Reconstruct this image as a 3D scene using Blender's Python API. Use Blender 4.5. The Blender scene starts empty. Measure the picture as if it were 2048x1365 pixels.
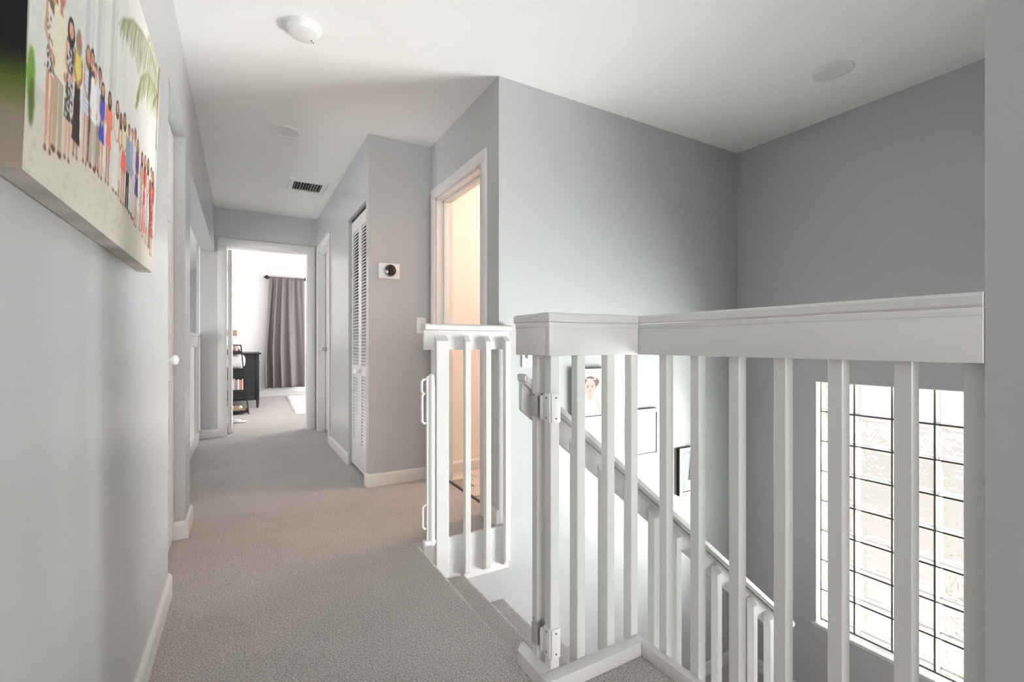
import bpy, bmesh, math, random
import numpy as np
from mathutils import Vector, Matrix
random.seed(4)
C = bpy.context.scene.collection
SC = bpy.context.scene

# ------------------------------------------------------------------ camera
cam_d = bpy.data.cameras.new('camera')
cam = bpy.data.objects.new('camera', cam_d)
C.objects.link(cam)
cam.location = (0, 0, 0.986)
cam.rotation_euler = (math.radians(90), 0, math.radians(-30))
cam_d.sensor_fit = 'HORIZONTAL'
cam_d.sensor_width = 36
cam_d.lens = 36 * 936 / 2048
cam_d.shift_y = 6.5 / 2048
cam_d.clip_start = 0.02
SC.camera = cam

# ------------------------------------------------------------------ world, daylight, exposure
w = bpy.data.worlds.new('overcast_sky')
SC.world = w
w.use_nodes = True
bg = w.node_tree.nodes['Background']
bg.inputs[0].default_value = (0.93, 0.97, 1.0, 1)
bg.inputs[1].default_value = 1.0
SC.view_settings.view_transform = 'Standard'
SC.view_settings.look = 'None'
SC.view_settings.gamma = 1
SC.view_settings.use_curve_mapping = False
SC.view_settings.exposure = 0.56
SC.cycles.max_bounces = 12
SC.cycles.diffuse_bounces = 7
SC.cycles.glossy_bounces = 4
SC.cycles.transmission_bounces = 10
SC.cycles.transparent_max_bounces = 12
SC.cycles.sample_clamp_indirect = 8.0


def area(name, loc, direction, sx, sy, power, color=(1, 1, 1)):
    d = bpy.data.lights.new(name, 'AREA')
    d.shape = 'RECTANGLE'
    d.size, d.size_y = sx, sy
    d.energy = power
    d.color = color
    o = bpy.data.objects.new(name, d)
    C.objects.link(o)
    o.location = loc
    o.rotation_euler = Vector(direction).to_track_quat('-Z', 'Y').to_euler()
    return o


# daylight at the window openings; the unseen loft one is added fill light
area('loft_fill_light', (0.2, -5.25, 1.35), (0, 1, 0), 4.2, 1.9, 165, (1.0, 0.99, 0.97))
area('daylight_bedroom_window', (3.75, 8.0, 1.35), (-1, 0, 0), 2.4, 1.6, 96, (0.99, 0.98, 1.0))
area('daylight_foyer_window', (-3.75, 4.0, 0.3), (1, -0.15, 0.1), 2.0, 2.4, 95, (1.0, 0.99, 0.98))
area('daylight_stair_window', (5.9, -0.35, -1.3), (-0.85, 0.33, 0.38), 2.4, 2.8, 2050, (1.0, 0.985, 0.985))
area('daylight_lower_window', (1.5, -5.3, -1.4), (0, 1, 0), 3.6, 1.8, 900, (0.95, 0.98, 1.0))


# ------------------------------------------------------------------ materials
def nd(nt, t, **kw):
    n = nt.nodes.new(t)
    for k, v in kw.items():
        if k.startswith('i_'):
            n.inputs[k[2:].replace('_', ' ')].default_value = v
        else:
            setattr(n, k, v)
    return n


def base_mat(name):
    m = bpy.data.materials.new(name)
    m.use_nodes = True
    nt = m.node_tree
    return m, nt, nt.nodes['Principled BSDF']


def paint(name, col, rough=0.5, spec=0.5, var=0.03, nscale=3.0, bump=0.0, bscale=120.0, bdist=0.002, metal=0.0, coat=0.0):
    """plain colour with a faint mottling and fine relief"""
    m, nt, p = base_mat(name)
    p.inputs['Roughness'].default_value = rough
    p.inputs['Specular IOR Level'].default_value = spec
    p.inputs['Metallic'].default_value = metal
    p.inputs['Coat Weight'].default_value = coat
    tc = nd(nt, 'ShaderNodeTexCoord')
    no = nd(nt, 'ShaderNodeTexNoise')
    no.inputs['Scale'].default_value = nscale
    no.inputs['Detail'].default_value = 4
    nt.links.new(tc.outputs['Object'], no.inputs['Vector'])
    mx = nd(nt, 'ShaderNodeMix', data_type='RGBA')
    mx.inputs[6].default_value = (*[max(0, c * (1 - var)) for c in col], 1)
    mx.inputs[7].default_value = (*[min(1, c * (1 + var)) for c in col], 1)
    nt.links.new(no.outputs['Fac'], mx.inputs[0])
    nt.links.new(mx.outputs[2], p.inputs['Base Color'])
    if bump > 0:
        n2 = nd(nt, 'ShaderNodeTexNoise')
        n2.inputs['Scale'].default_value = bscale
        n2.inputs['Detail'].default_value = 3
        nt.links.new(tc.outputs['Object'], n2.inputs['Vector'])
        b = nd(nt, 'ShaderNodeBump')
        b.inputs['Strength'].default_value = bump
        b.inputs['Distance'].default_value = bdist
        nt.links.new(n2.outputs['Fac'], b.inputs['Height'])
        nt.links.new(b.outputs['Normal'], p.inputs['Normal'])
    return m


def carpet(name, col):
    m, nt, p = base_mat(name)
    p.inputs['Roughness'].default_value = 0.95
    p.inputs['Specular IOR Level'].default_value = 0.15
    p.inputs['Sheen Weight'].default_value = 0.15
    tc = nd(nt, 'ShaderNodeTexCoord')
    vo = nd(nt, 'ShaderNodeTexVoronoi')
    vo.inputs['Scale'].default_value = 200
    vo.inputs['Randomness'].default_value = 0.75
    nt.links.new(tc.outputs['Object'], vo.inputs['Vector'])
    n1 = nd(nt, 'ShaderNodeTexNoise')
    n1.inputs['Scale'].default_value = 190
    n1.inputs['Detail'].default_value = 3
    n2 = nd(nt, 'ShaderNodeTexNoise')
    n2.inputs['Scale'].default_value = 2.2
    n2.inputs['Detail'].default_value = 6
    n2.inputs['Roughness'].default_value = 0.65
    for n in (n1, n2):
        nt.links.new(tc.outputs['Object'], n.inputs['Vector'])
    r1 = nd(nt, 'ShaderNodeMapRange')
    r1.inputs[1].default_value, r1.inputs[2].default_value = 0.32, 0.68
    nt.links.new(n1.outputs['Fac'], r1.inputs[0])
    mx = nd(nt, 'ShaderNodeMix', data_type='RGBA')
    mx.inputs[6].default_value = (*[c * 0.55 for c in col], 1)
    mx.inputs[7].default_value = (*[min(1, c * 1.38) for c in col], 1)
    nt.links.new(r1.outputs[0], mx.inputs[0])
    m2 = nd(nt, 'ShaderNodeMix', data_type='RGBA', blend_type='MULTIPLY')
    m2.inputs[0].default_value = 1.0
    rp = nd(nt, 'ShaderNodeMapRange')
    rp.inputs[1].default_value, rp.inputs[2].default_value = 0.3, 0.7
    rp.inputs[3].default_value, rp.inputs[4].default_value = 0.9, 1.06
    nt.links.new(n2.outputs['Fac'], rp.inputs[0])
    nt.links.new(mx.outputs[2], m2.inputs[6])
    nt.links.new(rp.outputs[0], m2.inputs[7])
    # a few worn spots trodden into the pile
    n3 = nd(nt, 'ShaderNodeTexNoise')
    n3.inputs['Scale'].default_value = 7.0
    n3.inputs['Detail'].default_value = 2
    nt.links.new(tc.outputs['Object'], n3.inputs['Vector'])
    r3 = nd(nt, 'ShaderNodeMapRange')
    r3.inputs[1].default_value, r3.inputs[2].default_value = 0.70, 0.80
    r3.inputs[3].default_value, r3.inputs[4].default_value = 1.0, 0.72
    nt.links.new(n3.outputs['Fac'], r3.inputs[0])
    m3 = nd(nt, 'ShaderNodeMix', data_type='RGBA', blend_type='MULTIPLY')
    m3.inputs[0].default_value = 1.0
    nt.links.new(m2.outputs[2], m3.inputs[6])
    nt.links.new(r3.outputs[0], m3.inputs[7])
    nt.links.new(m3.outputs[2], p.inputs['Base Color'])
    b = nd(nt, 'ShaderNodeBump')
    b.inputs['Strength'].default_value = 0.9
    b.inputs['Distance'].default_value = 0.004
    nt.links.new(vo.outputs['Distance'], b.inputs['Height'])
    b.invert = True
    nt.links.new(b.outputs['Normal'], p.inputs['Normal'])
    return m


def fabric(name, col, scale=300):
    m = paint(name, col, rough=0.95, spec=0.15, var=0.08, nscale=40, bump=0.4, bscale=scale, bdist=0.002)
    return m


def printed(name):
    m, nt, p = base_mat(name)
    p.inputs['Roughness'].default_value = 0.6
    p.inputs['Specular IOR Level'].default_value = 0.3
    a = nd(nt, 'ShaderNodeVertexColor', layer_name='print')
    nt.links.new(a.outputs['Color'], p.inputs['Base Color'])
    return m


def glass_block_mat(name):
    m, nt, p = base_mat(name)
    p.inputs['Base Color'].default_value = (0.96, 1.0, 0.975, 1)
    p.inputs['Roughness'].default_value = 0.0
    p.inputs['IOR'].default_value = 1.45
    p.inputs['Transmission Weight'].default_value = 1.0
    tc = nd(nt, 'ShaderNodeTexCoord')
    oi = nd(nt, 'ShaderNodeObjectInfo')
    ad = nd(nt, 'ShaderNodeVectorMath', operation='ADD')
    nt.links.new(tc.outputs['Object'], ad.inputs[0])
    nt.links.new(oi.outputs['Location'], ad.inputs[1])
    no = nd(nt, 'ShaderNodeTexNoise')
    no.inputs['Scale'].default_value = 16
    no.inputs['Detail'].default_value = 1.5
    no.inputs['Distortion'].default_value = 1.1
    nt.links.new(ad.outputs[0], no.inputs['Vector'])
    b = nd(nt, 'ShaderNodeBump')
    b.inputs['Strength'].default_value = 0.55
    b.inputs['Distance'].default_value = 0.02
    ab = nd(nt, 'ShaderNodeVectorMath', operation='ABSOLUTE')
    nt.links.new(tc.outputs['Object'], ab.inputs[0])
    sp = nd(nt, 'ShaderNodeSeparateXYZ')
    nt.links.new(ab.outputs[0], sp.inputs[0])
    mxx = nd(nt, 'ShaderNodeMath', operation='MAXIMUM')
    nt.links.new(sp.outputs[1], mxx.inputs[0])
    nt.links.new(sp.outputs[2], mxx.inputs[1])
    mr = nd(nt, 'ShaderNodeMapRange')
    mr.inputs[1].default_value, mr.inputs[2].default_value = 0.062, 0.078
    mr.inputs[3].default_value, mr.inputs[4].default_value = 1.0, 0.0
    nt.links.new(mxx.outputs[0], mr.inputs[0])
    mu = nd(nt, 'ShaderNodeMath', operation='MULTIPLY')
    nt.links.new(no.outputs['Fac'], mu.inputs[0])
    nt.links.new(mr.outputs[0], mu.inputs[1])
    nt.links.new(mu.outputs[0], b.inputs['Height'])
    nt.links.new(b.outputs['Normal'], p.inputs['Normal'])
    # pressed glass: part of the light goes straight through the flat of the ripples
    tr = nd(nt, 'ShaderNodeBsdfTransparent')
    tr.inputs[0].default_value = (0.98, 1.0, 0.985, 1)
    ms = nd(nt, 'ShaderNodeMixShader')
    ms.inputs[0].default_value = 0.42
    nt.links.new(tr.outputs[0], ms.inputs[1])
    nt.links.new(p.outputs[0], ms.inputs[2])
    nt.links.new(ms.outputs[0], nt.nodes['Material Output'].inputs['Surface'])
    return m


M = {
    'wall': paint('grey_wall_paint', (0.462, 0.471, 0.480), rough=0.30, spec=0.55, var=0.015, bump=0.12, bscale=90, bdist=0.002),
    'ceil': paint('white_ceiling_paint', (0.88, 0.88, 0.87), rough=0.85, spec=0.2, var=0.01, bump=0.25, bscale=70, bdist=0.003),
    'trim': paint('white_gloss_paint', (0.685, 0.678, 0.66), rough=0.28, spec=0.5, var=0.012, bump=0.03, bscale=60, bdist=0.001),
    'carpet': carpet('taupe_carpet', (0.485, 0.452, 0.428)),
    'bath': paint('cream_bath_paint', (0.80, 0.76, 0.71), rough=0.5, var=0.01),
    'bedroom': paint('white_bedroom_paint', (0.82, 0.81, 0.80), rough=0.6, var=0.01),
    'tile': paint('cream_floor_tile', (0.62, 0.56, 0.49), rough=0.3, var=0.08, nscale=14),
    'grout': paint('grey_grout', (0.33, 0.30, 0.27), rough=0.9),
    'strip': paint('dark_threshold_strip', (0.05, 0.045, 0.04), rough=0.5),
    'dark': paint('near_black_paint', (0.03, 0.03, 0.03), rough=0.8),
    'plastic': paint('white_plastic', (0.78, 0.78, 0.76), rough=0.35, var=0.01),
    'plasticgrey': paint('grey_plastic', (0.42, 0.42, 0.41), rough=0.45, var=0.02),
    'black': paint('black_lacquer', (0.016, 0.017, 0.019), rough=0.4),
    'blackmetal': paint('black_metal', (0.02, 0.02, 0.02), rough=0.45, metal=0.3),
    'dial': paint('dark_glass_dial', (0.012, 0.011, 0.011), rough=0.08, coat=0.5),
    'steel': paint('brushed_steel', (0.55, 0.55, 0.54), rough=0.3, metal=1.0),
    'bronze': paint('dark_bronze', (0.09, 0.06, 0.04), rough=0.4, metal=0.8),
    'screw': paint('dark_screw', (0.16, 0.15, 0.14), rough=0.5, metal=0.4),
    'frame': paint('champagne_frame', (0.62, 0.60, 0.56), rough=0.35, metal=0.25, var=0.05),
    'curtain': fabric('taupe_curtain', (0.215, 0.19, 0.19)),
    'rug': fabric('white_shag', (0.85, 0.83, 0.80), 160),
    'pillow': fabric('white_cotton', (0.75, 0.75, 0.75)),
    'mortar': paint('dark_block_joint', (0.10, 0.085, 0.065), rough=0.9),
    'block': glass_block_mat('wavy_glass_block'),
    'print': printed('photo_print'),
    'lens': paint('frosted_light_lens', (0.74, 0.74, 0.73), rough=0.5),
    'ground': paint('pink_patio', (0.66, 0.57, 0.525), rough=0.9, var=0.15, nscale=5),
    'leaf': paint('hedge_leaf', (0.10, 0.14, 0.07), rough=0.8, var=0.4, nscale=25),
    'wood': paint('light_wood', (0.50, 0.33, 0.20), rough=0.5, var=0.2, nscale=20),
    'cardboard': paint('brown_card', (0.36, 0.25, 0.18), rough=0.8),
    'red': paint('red_card', (0.35, 0.03, 0.06), rough=0.6),
    'orange': paint('orange_cover', (0.62, 0.26, 0.13), rough=0.6),
    'blue': paint('grey_blue_cover', (0.25, 0.30, 0.38), rough=0.6),
    'pink': paint('pale_pink_cover', (0.70, 0.50, 0.45), rough=0.6),
    'white': paint('white_card', (0.78, 0.77, 0.75), rough=0.6),
    'wicker': paint('tan_wicker', (0.45, 0.34, 0.20), rough=0.8, var=0.3, nscale=60),
    'screen': paint('pane_glass', (0.8, 0.85, 0.88), rough=0.1),
}


# ------------------------------------------------------------------ mesh helpers
def box(bm, x0, x1, y0, y1, z0, z1, bev=0.0, seg=2):
    r = bmesh.ops.create_cube(bm, size=1.0)
    vs = r['verts']
    for v in vs:
        v.co.x = x0 if v.co.x < 0 else x1
        v.co.y = y0 if v.co.y < 0 else y1
        v.co.z = z0 if v.co.z < 0 else z1
    if bev > 0:
        es = list({e for v in vs for e in v.link_edges})
        bmesh.ops.bevel(bm, geom=es, offset=bev, segments=seg, profile=0.5, affect='EDGES')
    return vs


def cyl(bm, p0, p1, r0, r1=None, seg=20):
    p0, p1 = Vector(p0), Vector(p1)
    r1 = r0 if r1 is None else r1
    d = p1 - p0
    q = d.to_track_quat('Z', 'Y').to_matrix().to_4x4()
    bmesh.ops.create_cone(bm, cap_ends=True, segments=seg, radius1=r0, radius2=r1, depth=d.length,
                          matrix=Matrix.Translation((p0 + p1) / 2) @ q)


def lathe(bm, prof, mat4=Matrix.Identity(4), seg=32):
    """profile [(r, z)] spun about Z, then moved by mat4"""
    rings = []
    for r, z in prof:
        if r < 1e-6:
            rings.append([bm.verts.new(mat4 @ Vector((0, 0, z)))])
        else:
            rings.append([bm.verts.new(mat4 @ Vector((r * math.cos(2 * math.pi * i / seg), r * math.sin(2 * math.pi * i / seg), z))) for i in range(seg)])
    for a, b in zip(rings, rings[1:]):
        for i in range(seg):
            j = (i + 1) % seg
            if len(a) == 1 and len(b) == 1:
                continue
            if len(a) == 1:
                bm.faces.new((a[0], b[i], b[j]))
            elif len(b) == 1:
                bm.faces.new((a[i], b[0], a[j]))
            else:
                bm.faces.new((a[i], b[i], b[j], a[j]))


def prism(bm, pts, axis, a0, a1):
    """closed 2-D outline pushed along an axis; pts are the other two coordinates in x, y, z order"""
    def mk(p, a):
        if axis == 'x':
            return (a, p[0], p[1])
        if axis == 'y':
            return (p[0], a, p[1])
        return (p[0], p[1], a)
    A = [bm.verts.new(mk(p, a0)) for p in pts]
    B = [bm.verts.new(mk(p, a1)) for p in pts]
    n = len(pts)
    bm.faces.new(A)
    bm.faces.new(B[::-1])
    for i in range(n):
        bm.faces.new((A[i], B[i], B[(i + 1) % n], A[(i + 1) % n]))
    bmesh.ops.recalc_face_normals(bm, faces=bm.faces[:])


def tube(bm, pts, r, seg=8, closed=False):
    P = [Vector(p) for p in pts]
    n = len(P)
    for i in range(n if closed else n - 1):
        cyl(bm, P[i], P[(i + 1) % n], r, seg=seg)
    for p in P:
        bmesh.ops.create_uvsphere(bm, u_segments=seg, v_segments=max(4, seg // 2), radius=r, matrix=Matrix.Translation(p))


def mesh(name, bm, m, smooth=False):
    bmesh.ops.recalc_face_normals(bm, faces=bm.faces[:])
    me = bpy.data.meshes.new(name)
    bm.to_mesh(me)
    bm.free()
    me.materials.append(M[m] if isinstance(m, str) else m)
    if smooth:
        for p in me.polygons:
            p.use_smooth = True
        me.set_sharp_from_angle(angle=math.radians(40))
    return me


def attach(o, parent):
    o.parent = parent
    o.matrix_parent_inverse = parent.matrix_basis.inverted() if parent.parent is None else Matrix.Identity(4)


def put(name, me, parent=None, loc=(0, 0, 0), rot=(0, 0, 0)):
    o = bpy.data.objects.new(name, me)
    C.objects.link(o)
    o.location = loc
    o.rotation_euler = rot
    if parent is not None:
        attach(o, parent)
    return o


def obj(name, bm, m, parent=None, smooth=False):
    return put(name, mesh(name, bm, m, smooth), parent)


def tag(o, label, cat, group=None, kind=None):
    o['label'] = label
    o['category'] = cat
    if group:
        o['group'] = group
    if kind:
        o['kind'] = kind
    return o


def thing(name, label, cat, loc, group=None, kind=None):
    o = bpy.data.objects.new(name, None)
    C.objects.link(o)
    o.empty_display_size = 0.05
    o.location = loc
    return tag(o, label, cat, group, kind)


def B(*boxes, bev=0.0):
    bm = bmesh.new()
    for b in boxes:
        box(bm, *b, bev=bev)
    return bm


def part(name, parent, m, *boxes, bev=0.0):
    return obj(name, B(*boxes, bev=bev), m, parent, smooth=bev > 0)


def struct(name, label, cat, m, *boxes):
    return tag(obj(name, B(*boxes), m), label, cat, kind='structure')


def wall_boxes(axis, t0, t1, a0, a1, z0, z1, holes):
    """a wall slab (axis = its normal) cut round rectangular holes (a0, a1, z0, z1)"""
    As = sorted({a0, a1, *[v for h in holes for v in h[:2]]})
    Zs = sorted({z0, z1, *[v for h in holes for v in h[2:]]})
    out = []
    for i in range(len(As) - 1):
        run = None
        for k in range(len(Zs) - 1):
            ca, cz = (As[i] + As[i + 1]) / 2, (Zs[k] + Zs[k + 1]) / 2
            solid = not any(h[0] < ca < h[1] and h[2] < cz < h[3] for h in holes)
            if solid:
                run = [Zs[k], Zs[k + 1]] if run is None else [run[0], Zs[k + 1]]
            if (not solid or k == len(Zs) - 2) and run:
                out.append((t0, t1, As[i], As[i + 1], *run) if axis == 'x' else (As[i], As[i + 1], t0, t1, *run))
                run = None
    return out


# ------------------------------------------------------------------ the setting
LX, RX, EY, TY, BX, SY, WX = -0.25, 0.757, 5.86, 3.29, 1.205, 2.23, 3.27
RXR = 1.105          # wall at the right edge of the picture
H = 2.44
LOW = -2.8

# floors
fl = struct('floor', 'taupe carpeted hallway floor of the upper storey', 'floor', 'carpet',
            (-0.42, RX - 0.03, -5.0, EY + 0.12, -0.25, 0), (RX - 0.03, 1.3, TY, EY + 0.12, -0.25, 0), (RX - 0.03, 1.119, -5.0, 1.10, -0.25, 0),
            (RX - 0.03, 1.285, SY + 0.02, TY, -0.25, 0), (-0.42, 3.6, EY + 0.12, 10.1, -0.25, 0),
            (-3.2, -0.42, -5.0, -0.8, -0.25, 0), (1.119, 3.4, -5.0, 0.29, -0.25, 0))
R = 0.021


def nose_profile(x_in, x_out, z, zb, over=0.022, r=R):
    pts = [(x_in, z)]
    for i in range(9):
        a = math.pi / 2 - math.pi * i / 8
        pts.append((x_out - r + r * math.cos(a), z - r + r * math.sin(a)))
    pts += [(x_out - over - 0.004, z - 2 * r - 0.002), (x_out - over - 0.004, zb), (x_in, zb)]
    return pts


bm = bmesh.new()
prism(bm, nose_profile(RX - 0.03, RX, 0, -0.2), 'y', 1.118, SY)
obj('nosing', bm, 'carpet', fl, smooth=True)

st = thing('staircase', 'carpeted straight flight going down from the hallway to the landing', 'stairs', (RX, 1.72, -1.4), kind='structure')
RUN, RISE = 0.244, 0.2
bm = bmesh.new()
prism(bm, nose_profile(-RUN - 0.03, 0, 0, -0.25), 'y', 1.222, SY)
step_me = mesh('step', bm, 'carpet', True)
for k in range(1, 7):
    put('step', step_me, st, (RX + RUN * k, 0, -RISE * k))
bm = bmesh.new()
prism(bm, [(RX - 0.03, -0.22), (RX + 0.02, -0.02), (2.48, -1.42), (2.48, -1.72), (RX - 0.03, -0.35)], 'y', 1.203, 1.222)
obj('stringer', bm, 'trim', st)

st2 = thing('staircase', 'lower carpeted flight turning back down from the landing', 'stairs', (2.465, 0.75, LOW), kind='structure')
bm = bmesh.new()
prism(bm, [(-x, z) for x, z in nose_profile(-RUN - 0.03, 0, 0, -0.25)][::-1], 'y', 0.29, 1.20)
step2 = mesh('step', bm, 'carpet', True)
for k in range(1, 7):
    put('step', step2, st2, (2.465 - RUN * k, 0, -1.4 - RISE * k))
struct('floor_landing', 'carpeted half landing below the glass block window', 'floor', 'carpet', (2.44, WX, 0.29, SY, -1.65, -1.4))
struct('floor_lower', 'carpeted floor of the lower storey', 'floor', 'carpet', (-3.8, 3.4, -5.2, 8.2, LOW - 0.1, LOW))

# ceilings
struct('ceiling', 'white textured hallway ceiling', 'ceiling', 'ceil',
       (-0.37, 3.4, -0.8, EY + 0.12, H, H + 0.1), (-3.2, 3.4, -5.2, -0.8, H, H + 0.1))
struct('ceiling_bedroom', 'white bedroom ceiling beyond the far doorway', 'ceiling', 'ceil', (-0.42, 3.7, EY + 0.12, 10.2, H, H + 0.1))

# walls
D1 = (2.26, 2.90, 0.0, 2.04)      # left closet door recess
wl = struct('wall_left', 'grey satin hallway wall on the left', 'wall', 'wall',
            *wall_boxes('x', -0.37, LX, -0.8, 3.16, 0, H, [D1]), (-0.37, LX, 3.16, EY, 1.965, H))
D2 = (-0.146, 0.657, 0.0, 2.04)   # bedroom doorway
struct('wall_far', 'grey end wall of the hallway round the bedroom doorway', 'wall', 'wall',
       *wall_boxes('y', EY, EY + 0.12, -0.378, 0.90, 0, H, [D2]))
D3 = (3.366, 3.99, 0.0, 2.003)    # bifold closet
D4 = (4.96, 5.70, 0.0, 2.03)      # door by the end wall
struct('wall_right', 'grey hallway wall with the louvred closet', 'wall', 'wall',
       *wall_boxes('x', RX, RX + 0.115, 3.366, EY, 0, H, [D3, D4]))
struct('wall_thermostat', 'grey wall carrying the round thermostat', 'wall', 'wall', (RX, 1.32, TY, 3.366, 0, H))
D5 = (2.43, 3.176, 0.0, 2.03)     # bathroom doorway
struct('wall_bathroom', 'grey wall round the bathroom doorway', 'wall', 'wall',
       *wall_boxes('x', BX, 1.32, SY, TY, 0, H, [D5]))
struct('wall_stair', 'pale grey wall along the staircase', 'wall', 'wall',
       (1.32, WX, SY, SY + 0.11, LOW, H), (0.3, 1.32, SY, SY + 0.1, LOW, -0.26), (RX - 0.03, 1.32, SY, SY + 0.02, -0.26, -0.0005))
W1 = (0.485, 1.668, -0.865, 0.742)
struct('wall_window', 'grey wall holding the glass block window', 'wall', 'wall',
       *wall_boxes('x', WX, WX + 0.15, 0.17, SY + 0.11, LOW, H, [W1]))
struct('wall_near', 'grey wall end at the right edge of the view', 'wall', 'wall',
       (RXR, RXR + 0.12, -0.8, 0.29, 0, H), (RXR + 0.12, WX, 0.17, 0.29, LOW, H), (1.12, RXR + 0.12, 0.17, 0.29, LOW, 0))
# the part of the house behind the viewer; its window is added for fill light
struct('wall_back', 'loft wall behind the viewer with an unseen window added for fill light', 'wall', 'wall',
       *wall_boxes('y', -5.1, -5.0, -3.2, 3.4, 0, H, [(-1.8, 2.2, 0.4, 2.25)]),
       (-3.3, -3.2, -5.1, -0.7, 0, H), (3.4, 3.5, -5.1, -0.7, 0, H), (-3.3, -0.37, -0.8, -0.7, 0, H), (RXR + 0.12, 3.5, -0.8, -0.7, 0, H))
struct('wall_lower', 'lower storey wall with windows under the loft', 'wall', 'wall',
       *wall_boxes('y', -5.1, -5.0, -3.8, 3.4, LOW, -0.25, [(-0.4, 3.2, -2.4, -0.5)]), (3.4, 3.5, -5.1, 0.17, LOW, -0.25))
# foyer to the left of the hallway, seen through the opening beyond the closet door
struct('wall_foyer', 'grey foyer walls beyond the opening on the left', 'wall', 'wall',
       (-3.6, -0.378, 8.0, 8.1, LOW, H), *wall_boxes('x', -3.7, -3.6, 2.9, 8.1, LOW, H, [(3.0, 5.0, -0.9, 1.5)]),
       (-3.7, -0.37, 2.82, 2.92, LOW, H), (-0.42, -0.40, EY + 0.12, 8.1, LOW, H))
bm = bmesh.new()
prism(bm, [(-0.37, 2.06), (-3.7, 1.75), (-3.7, 1.85), (-0.37, 2.16)], 'y', 2.9, 8.1)
tag(obj('ceiling_foyer', bm, 'ceil'), 'white sloping foyer ceiling beyond the left opening', 'ceiling', kind='structure')
# bathroom shell
struct('wall_bath_interior', 'cream bathroom walls seen through the open doorway', 'wall', 'bath',
       (1.32, 3.2, 3.33, 3.43, 0, H), (3.2, 3.3, SY + 0.1, 3.43, 0, H), (1.32, 3.2, SY + 0.111, SY + 0.13, 0, H))
# bedroom shell
struct('wall_bedroom', 'white bedroom walls beyond the far doorway', 'wall', 'bedroom',
       *wall_boxes('y', 10.0, 10.12, -0.38, 3.6, 0, H, [(0.62, 1.75, 0.75, 2.1)]),
       (-0.398, -0.30, EY + 0.121, 10.0, 0, H), *wall_boxes('x', 3.6, 3.7, EY + 0.12, 10.1, 0, H, [(6.7, 9.3, 0.5, 2.2)]),
       (0.90, 3.7, EY, EY + 0.12, 0, H))
# closet interior behind louvres and behind the corridor door
struct('wall_closet', 'dark closet interior behind the louvred leaves', 'wall', 'wall',
       (1.30, 1.32, 3.366, 5.86, 0, H), (0.875, 1.30, 4.2, 4.25, 0, H))


# baseboards: a board with an eased top edge
def bb_profile(t=0.014, h=0.088):
    return [(0, 0), (t, 0), (t, h - 0.018), (t - 0.004, h - 0.006), (t - 0.009, h), (0, h)]


def baseboard(name, label, runs):
    """runs: (axis, wall plane, side, a0, a1, z)"""
    bm = bmesh.new()
    for ax, pl, sd, a0, a1, z in runs:
        pts = [(pl + sd * x, z + y) for x, y in bb_profile()]
        prism(bm, pts, 'y' if ax == 'x' else 'x', a0, a1)
    return tag(obj(name, bm, 'trim', smooth=False), label, 'baseboard', kind='structure')


baseboard('baseboard_left', 'white baseboard along the left hallway wall', [('x', LX, 1, -0.8, 2.26, 0)])
baseboard('baseboard_left_pier', 'white baseboard round the narrow wall pier past the left closet door',
          [('x', LX, 1, 2.886, 3.174, 0), ('y', 2.90, -1, -0.30, LX, 0), ('y', 3.16, 1, -0.37, LX, 0)])
baseboard('baseboard_far', 'white baseboard left of the bedroom doorway', [('y', EY, -1, -0.378, -0.222, 0)])
baseboard('baseboard_right', 'white baseboard between the louvred closet and the far door', [('x', RX, -1, 3.99, 4.895, 0)])
baseboard('baseboard_thermostat', 'white baseboard under the thermostat', [('y', TY, -1, RX - 0.014, BX, 0), ('x', RX, -1, TY, 3.366, 0)])
baseboard('baseboard_bathroom', 'short white baseboard beside the bathroom door casing', [('x', BX, -1, SY, 2.365, 0)])
baseboard('baseboard_bath_interior', 'cream baseboard inside the bathroom', [('y', 3.33, -1, 1.32, 3.2, 0.0)])
baseboard('baseboard_landing', 'white baseboard round the stair landing', [('y', SY, -1, 2.44, WX, -1.4), ('x', WX, -1, 0.29, SY, -1.4)])
baseboard('baseboard_bedroom', 'white baseboard under the bedroom curtain', [('y', 10.0, -1, -0.3, 3.6, 0)])

# bathroom floor: tiles laid in a grout bed
bf = struct('floor_bathroom', 'cream tiled bathroom floor behind a dark threshold strip', 'floor', 'grout', (1.285, 3.2, SY + 0.11, 3.33, -0.25, -0.004))
tile_me = mesh('tile', B((0, 0.196, 0, 0.196, -0.012, 0.003), bev=0.003), 'tile', True)
for i in range(9):
    for j in range(5):
        put('tile', tile_me, bf, (1.302 + i * 0.201 + (0.1 if j % 2 else 0), 2.345 + j * 0.2, 0))
part('threshold_strip', bf, 'strip', (1.278, 1.300, 2.43, 3.176, -0.01, 0.006), bev=0.002)

# ground outside with a hedge, seen broken up by the glass blocks
struct('ground', 'pinkish patio outside the glass block window', 'ground', 'ground', (3.45, 30, -25, 25, LOW - 0.2, LOW - 0.1))
for i, (hx, hy, s) in enumerate(((8.5, -1.2, 0.8), (9.5, 1.4, 0.7))):
    bm = bmesh.new()
    bmesh.ops.create_icosphere(bm, subdivisions=3, radius=1.0)
    for v in bm.verts:
        v.co *= s * (1 + 0.25 * math.sin(9 * v.co.x + 5 * v.co.y + i) * math.sin(7 * v.co.z + 3))
        v.co += Vector((hx, hy, LOW + 0.4))
    tag(obj('garden_shrub', bm, 'leaf'), ['dark garden shrub blurred behind the right glass blocks', 'dark garden shrub blurred behind the left glass blocks'][i], 'shrub')


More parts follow.
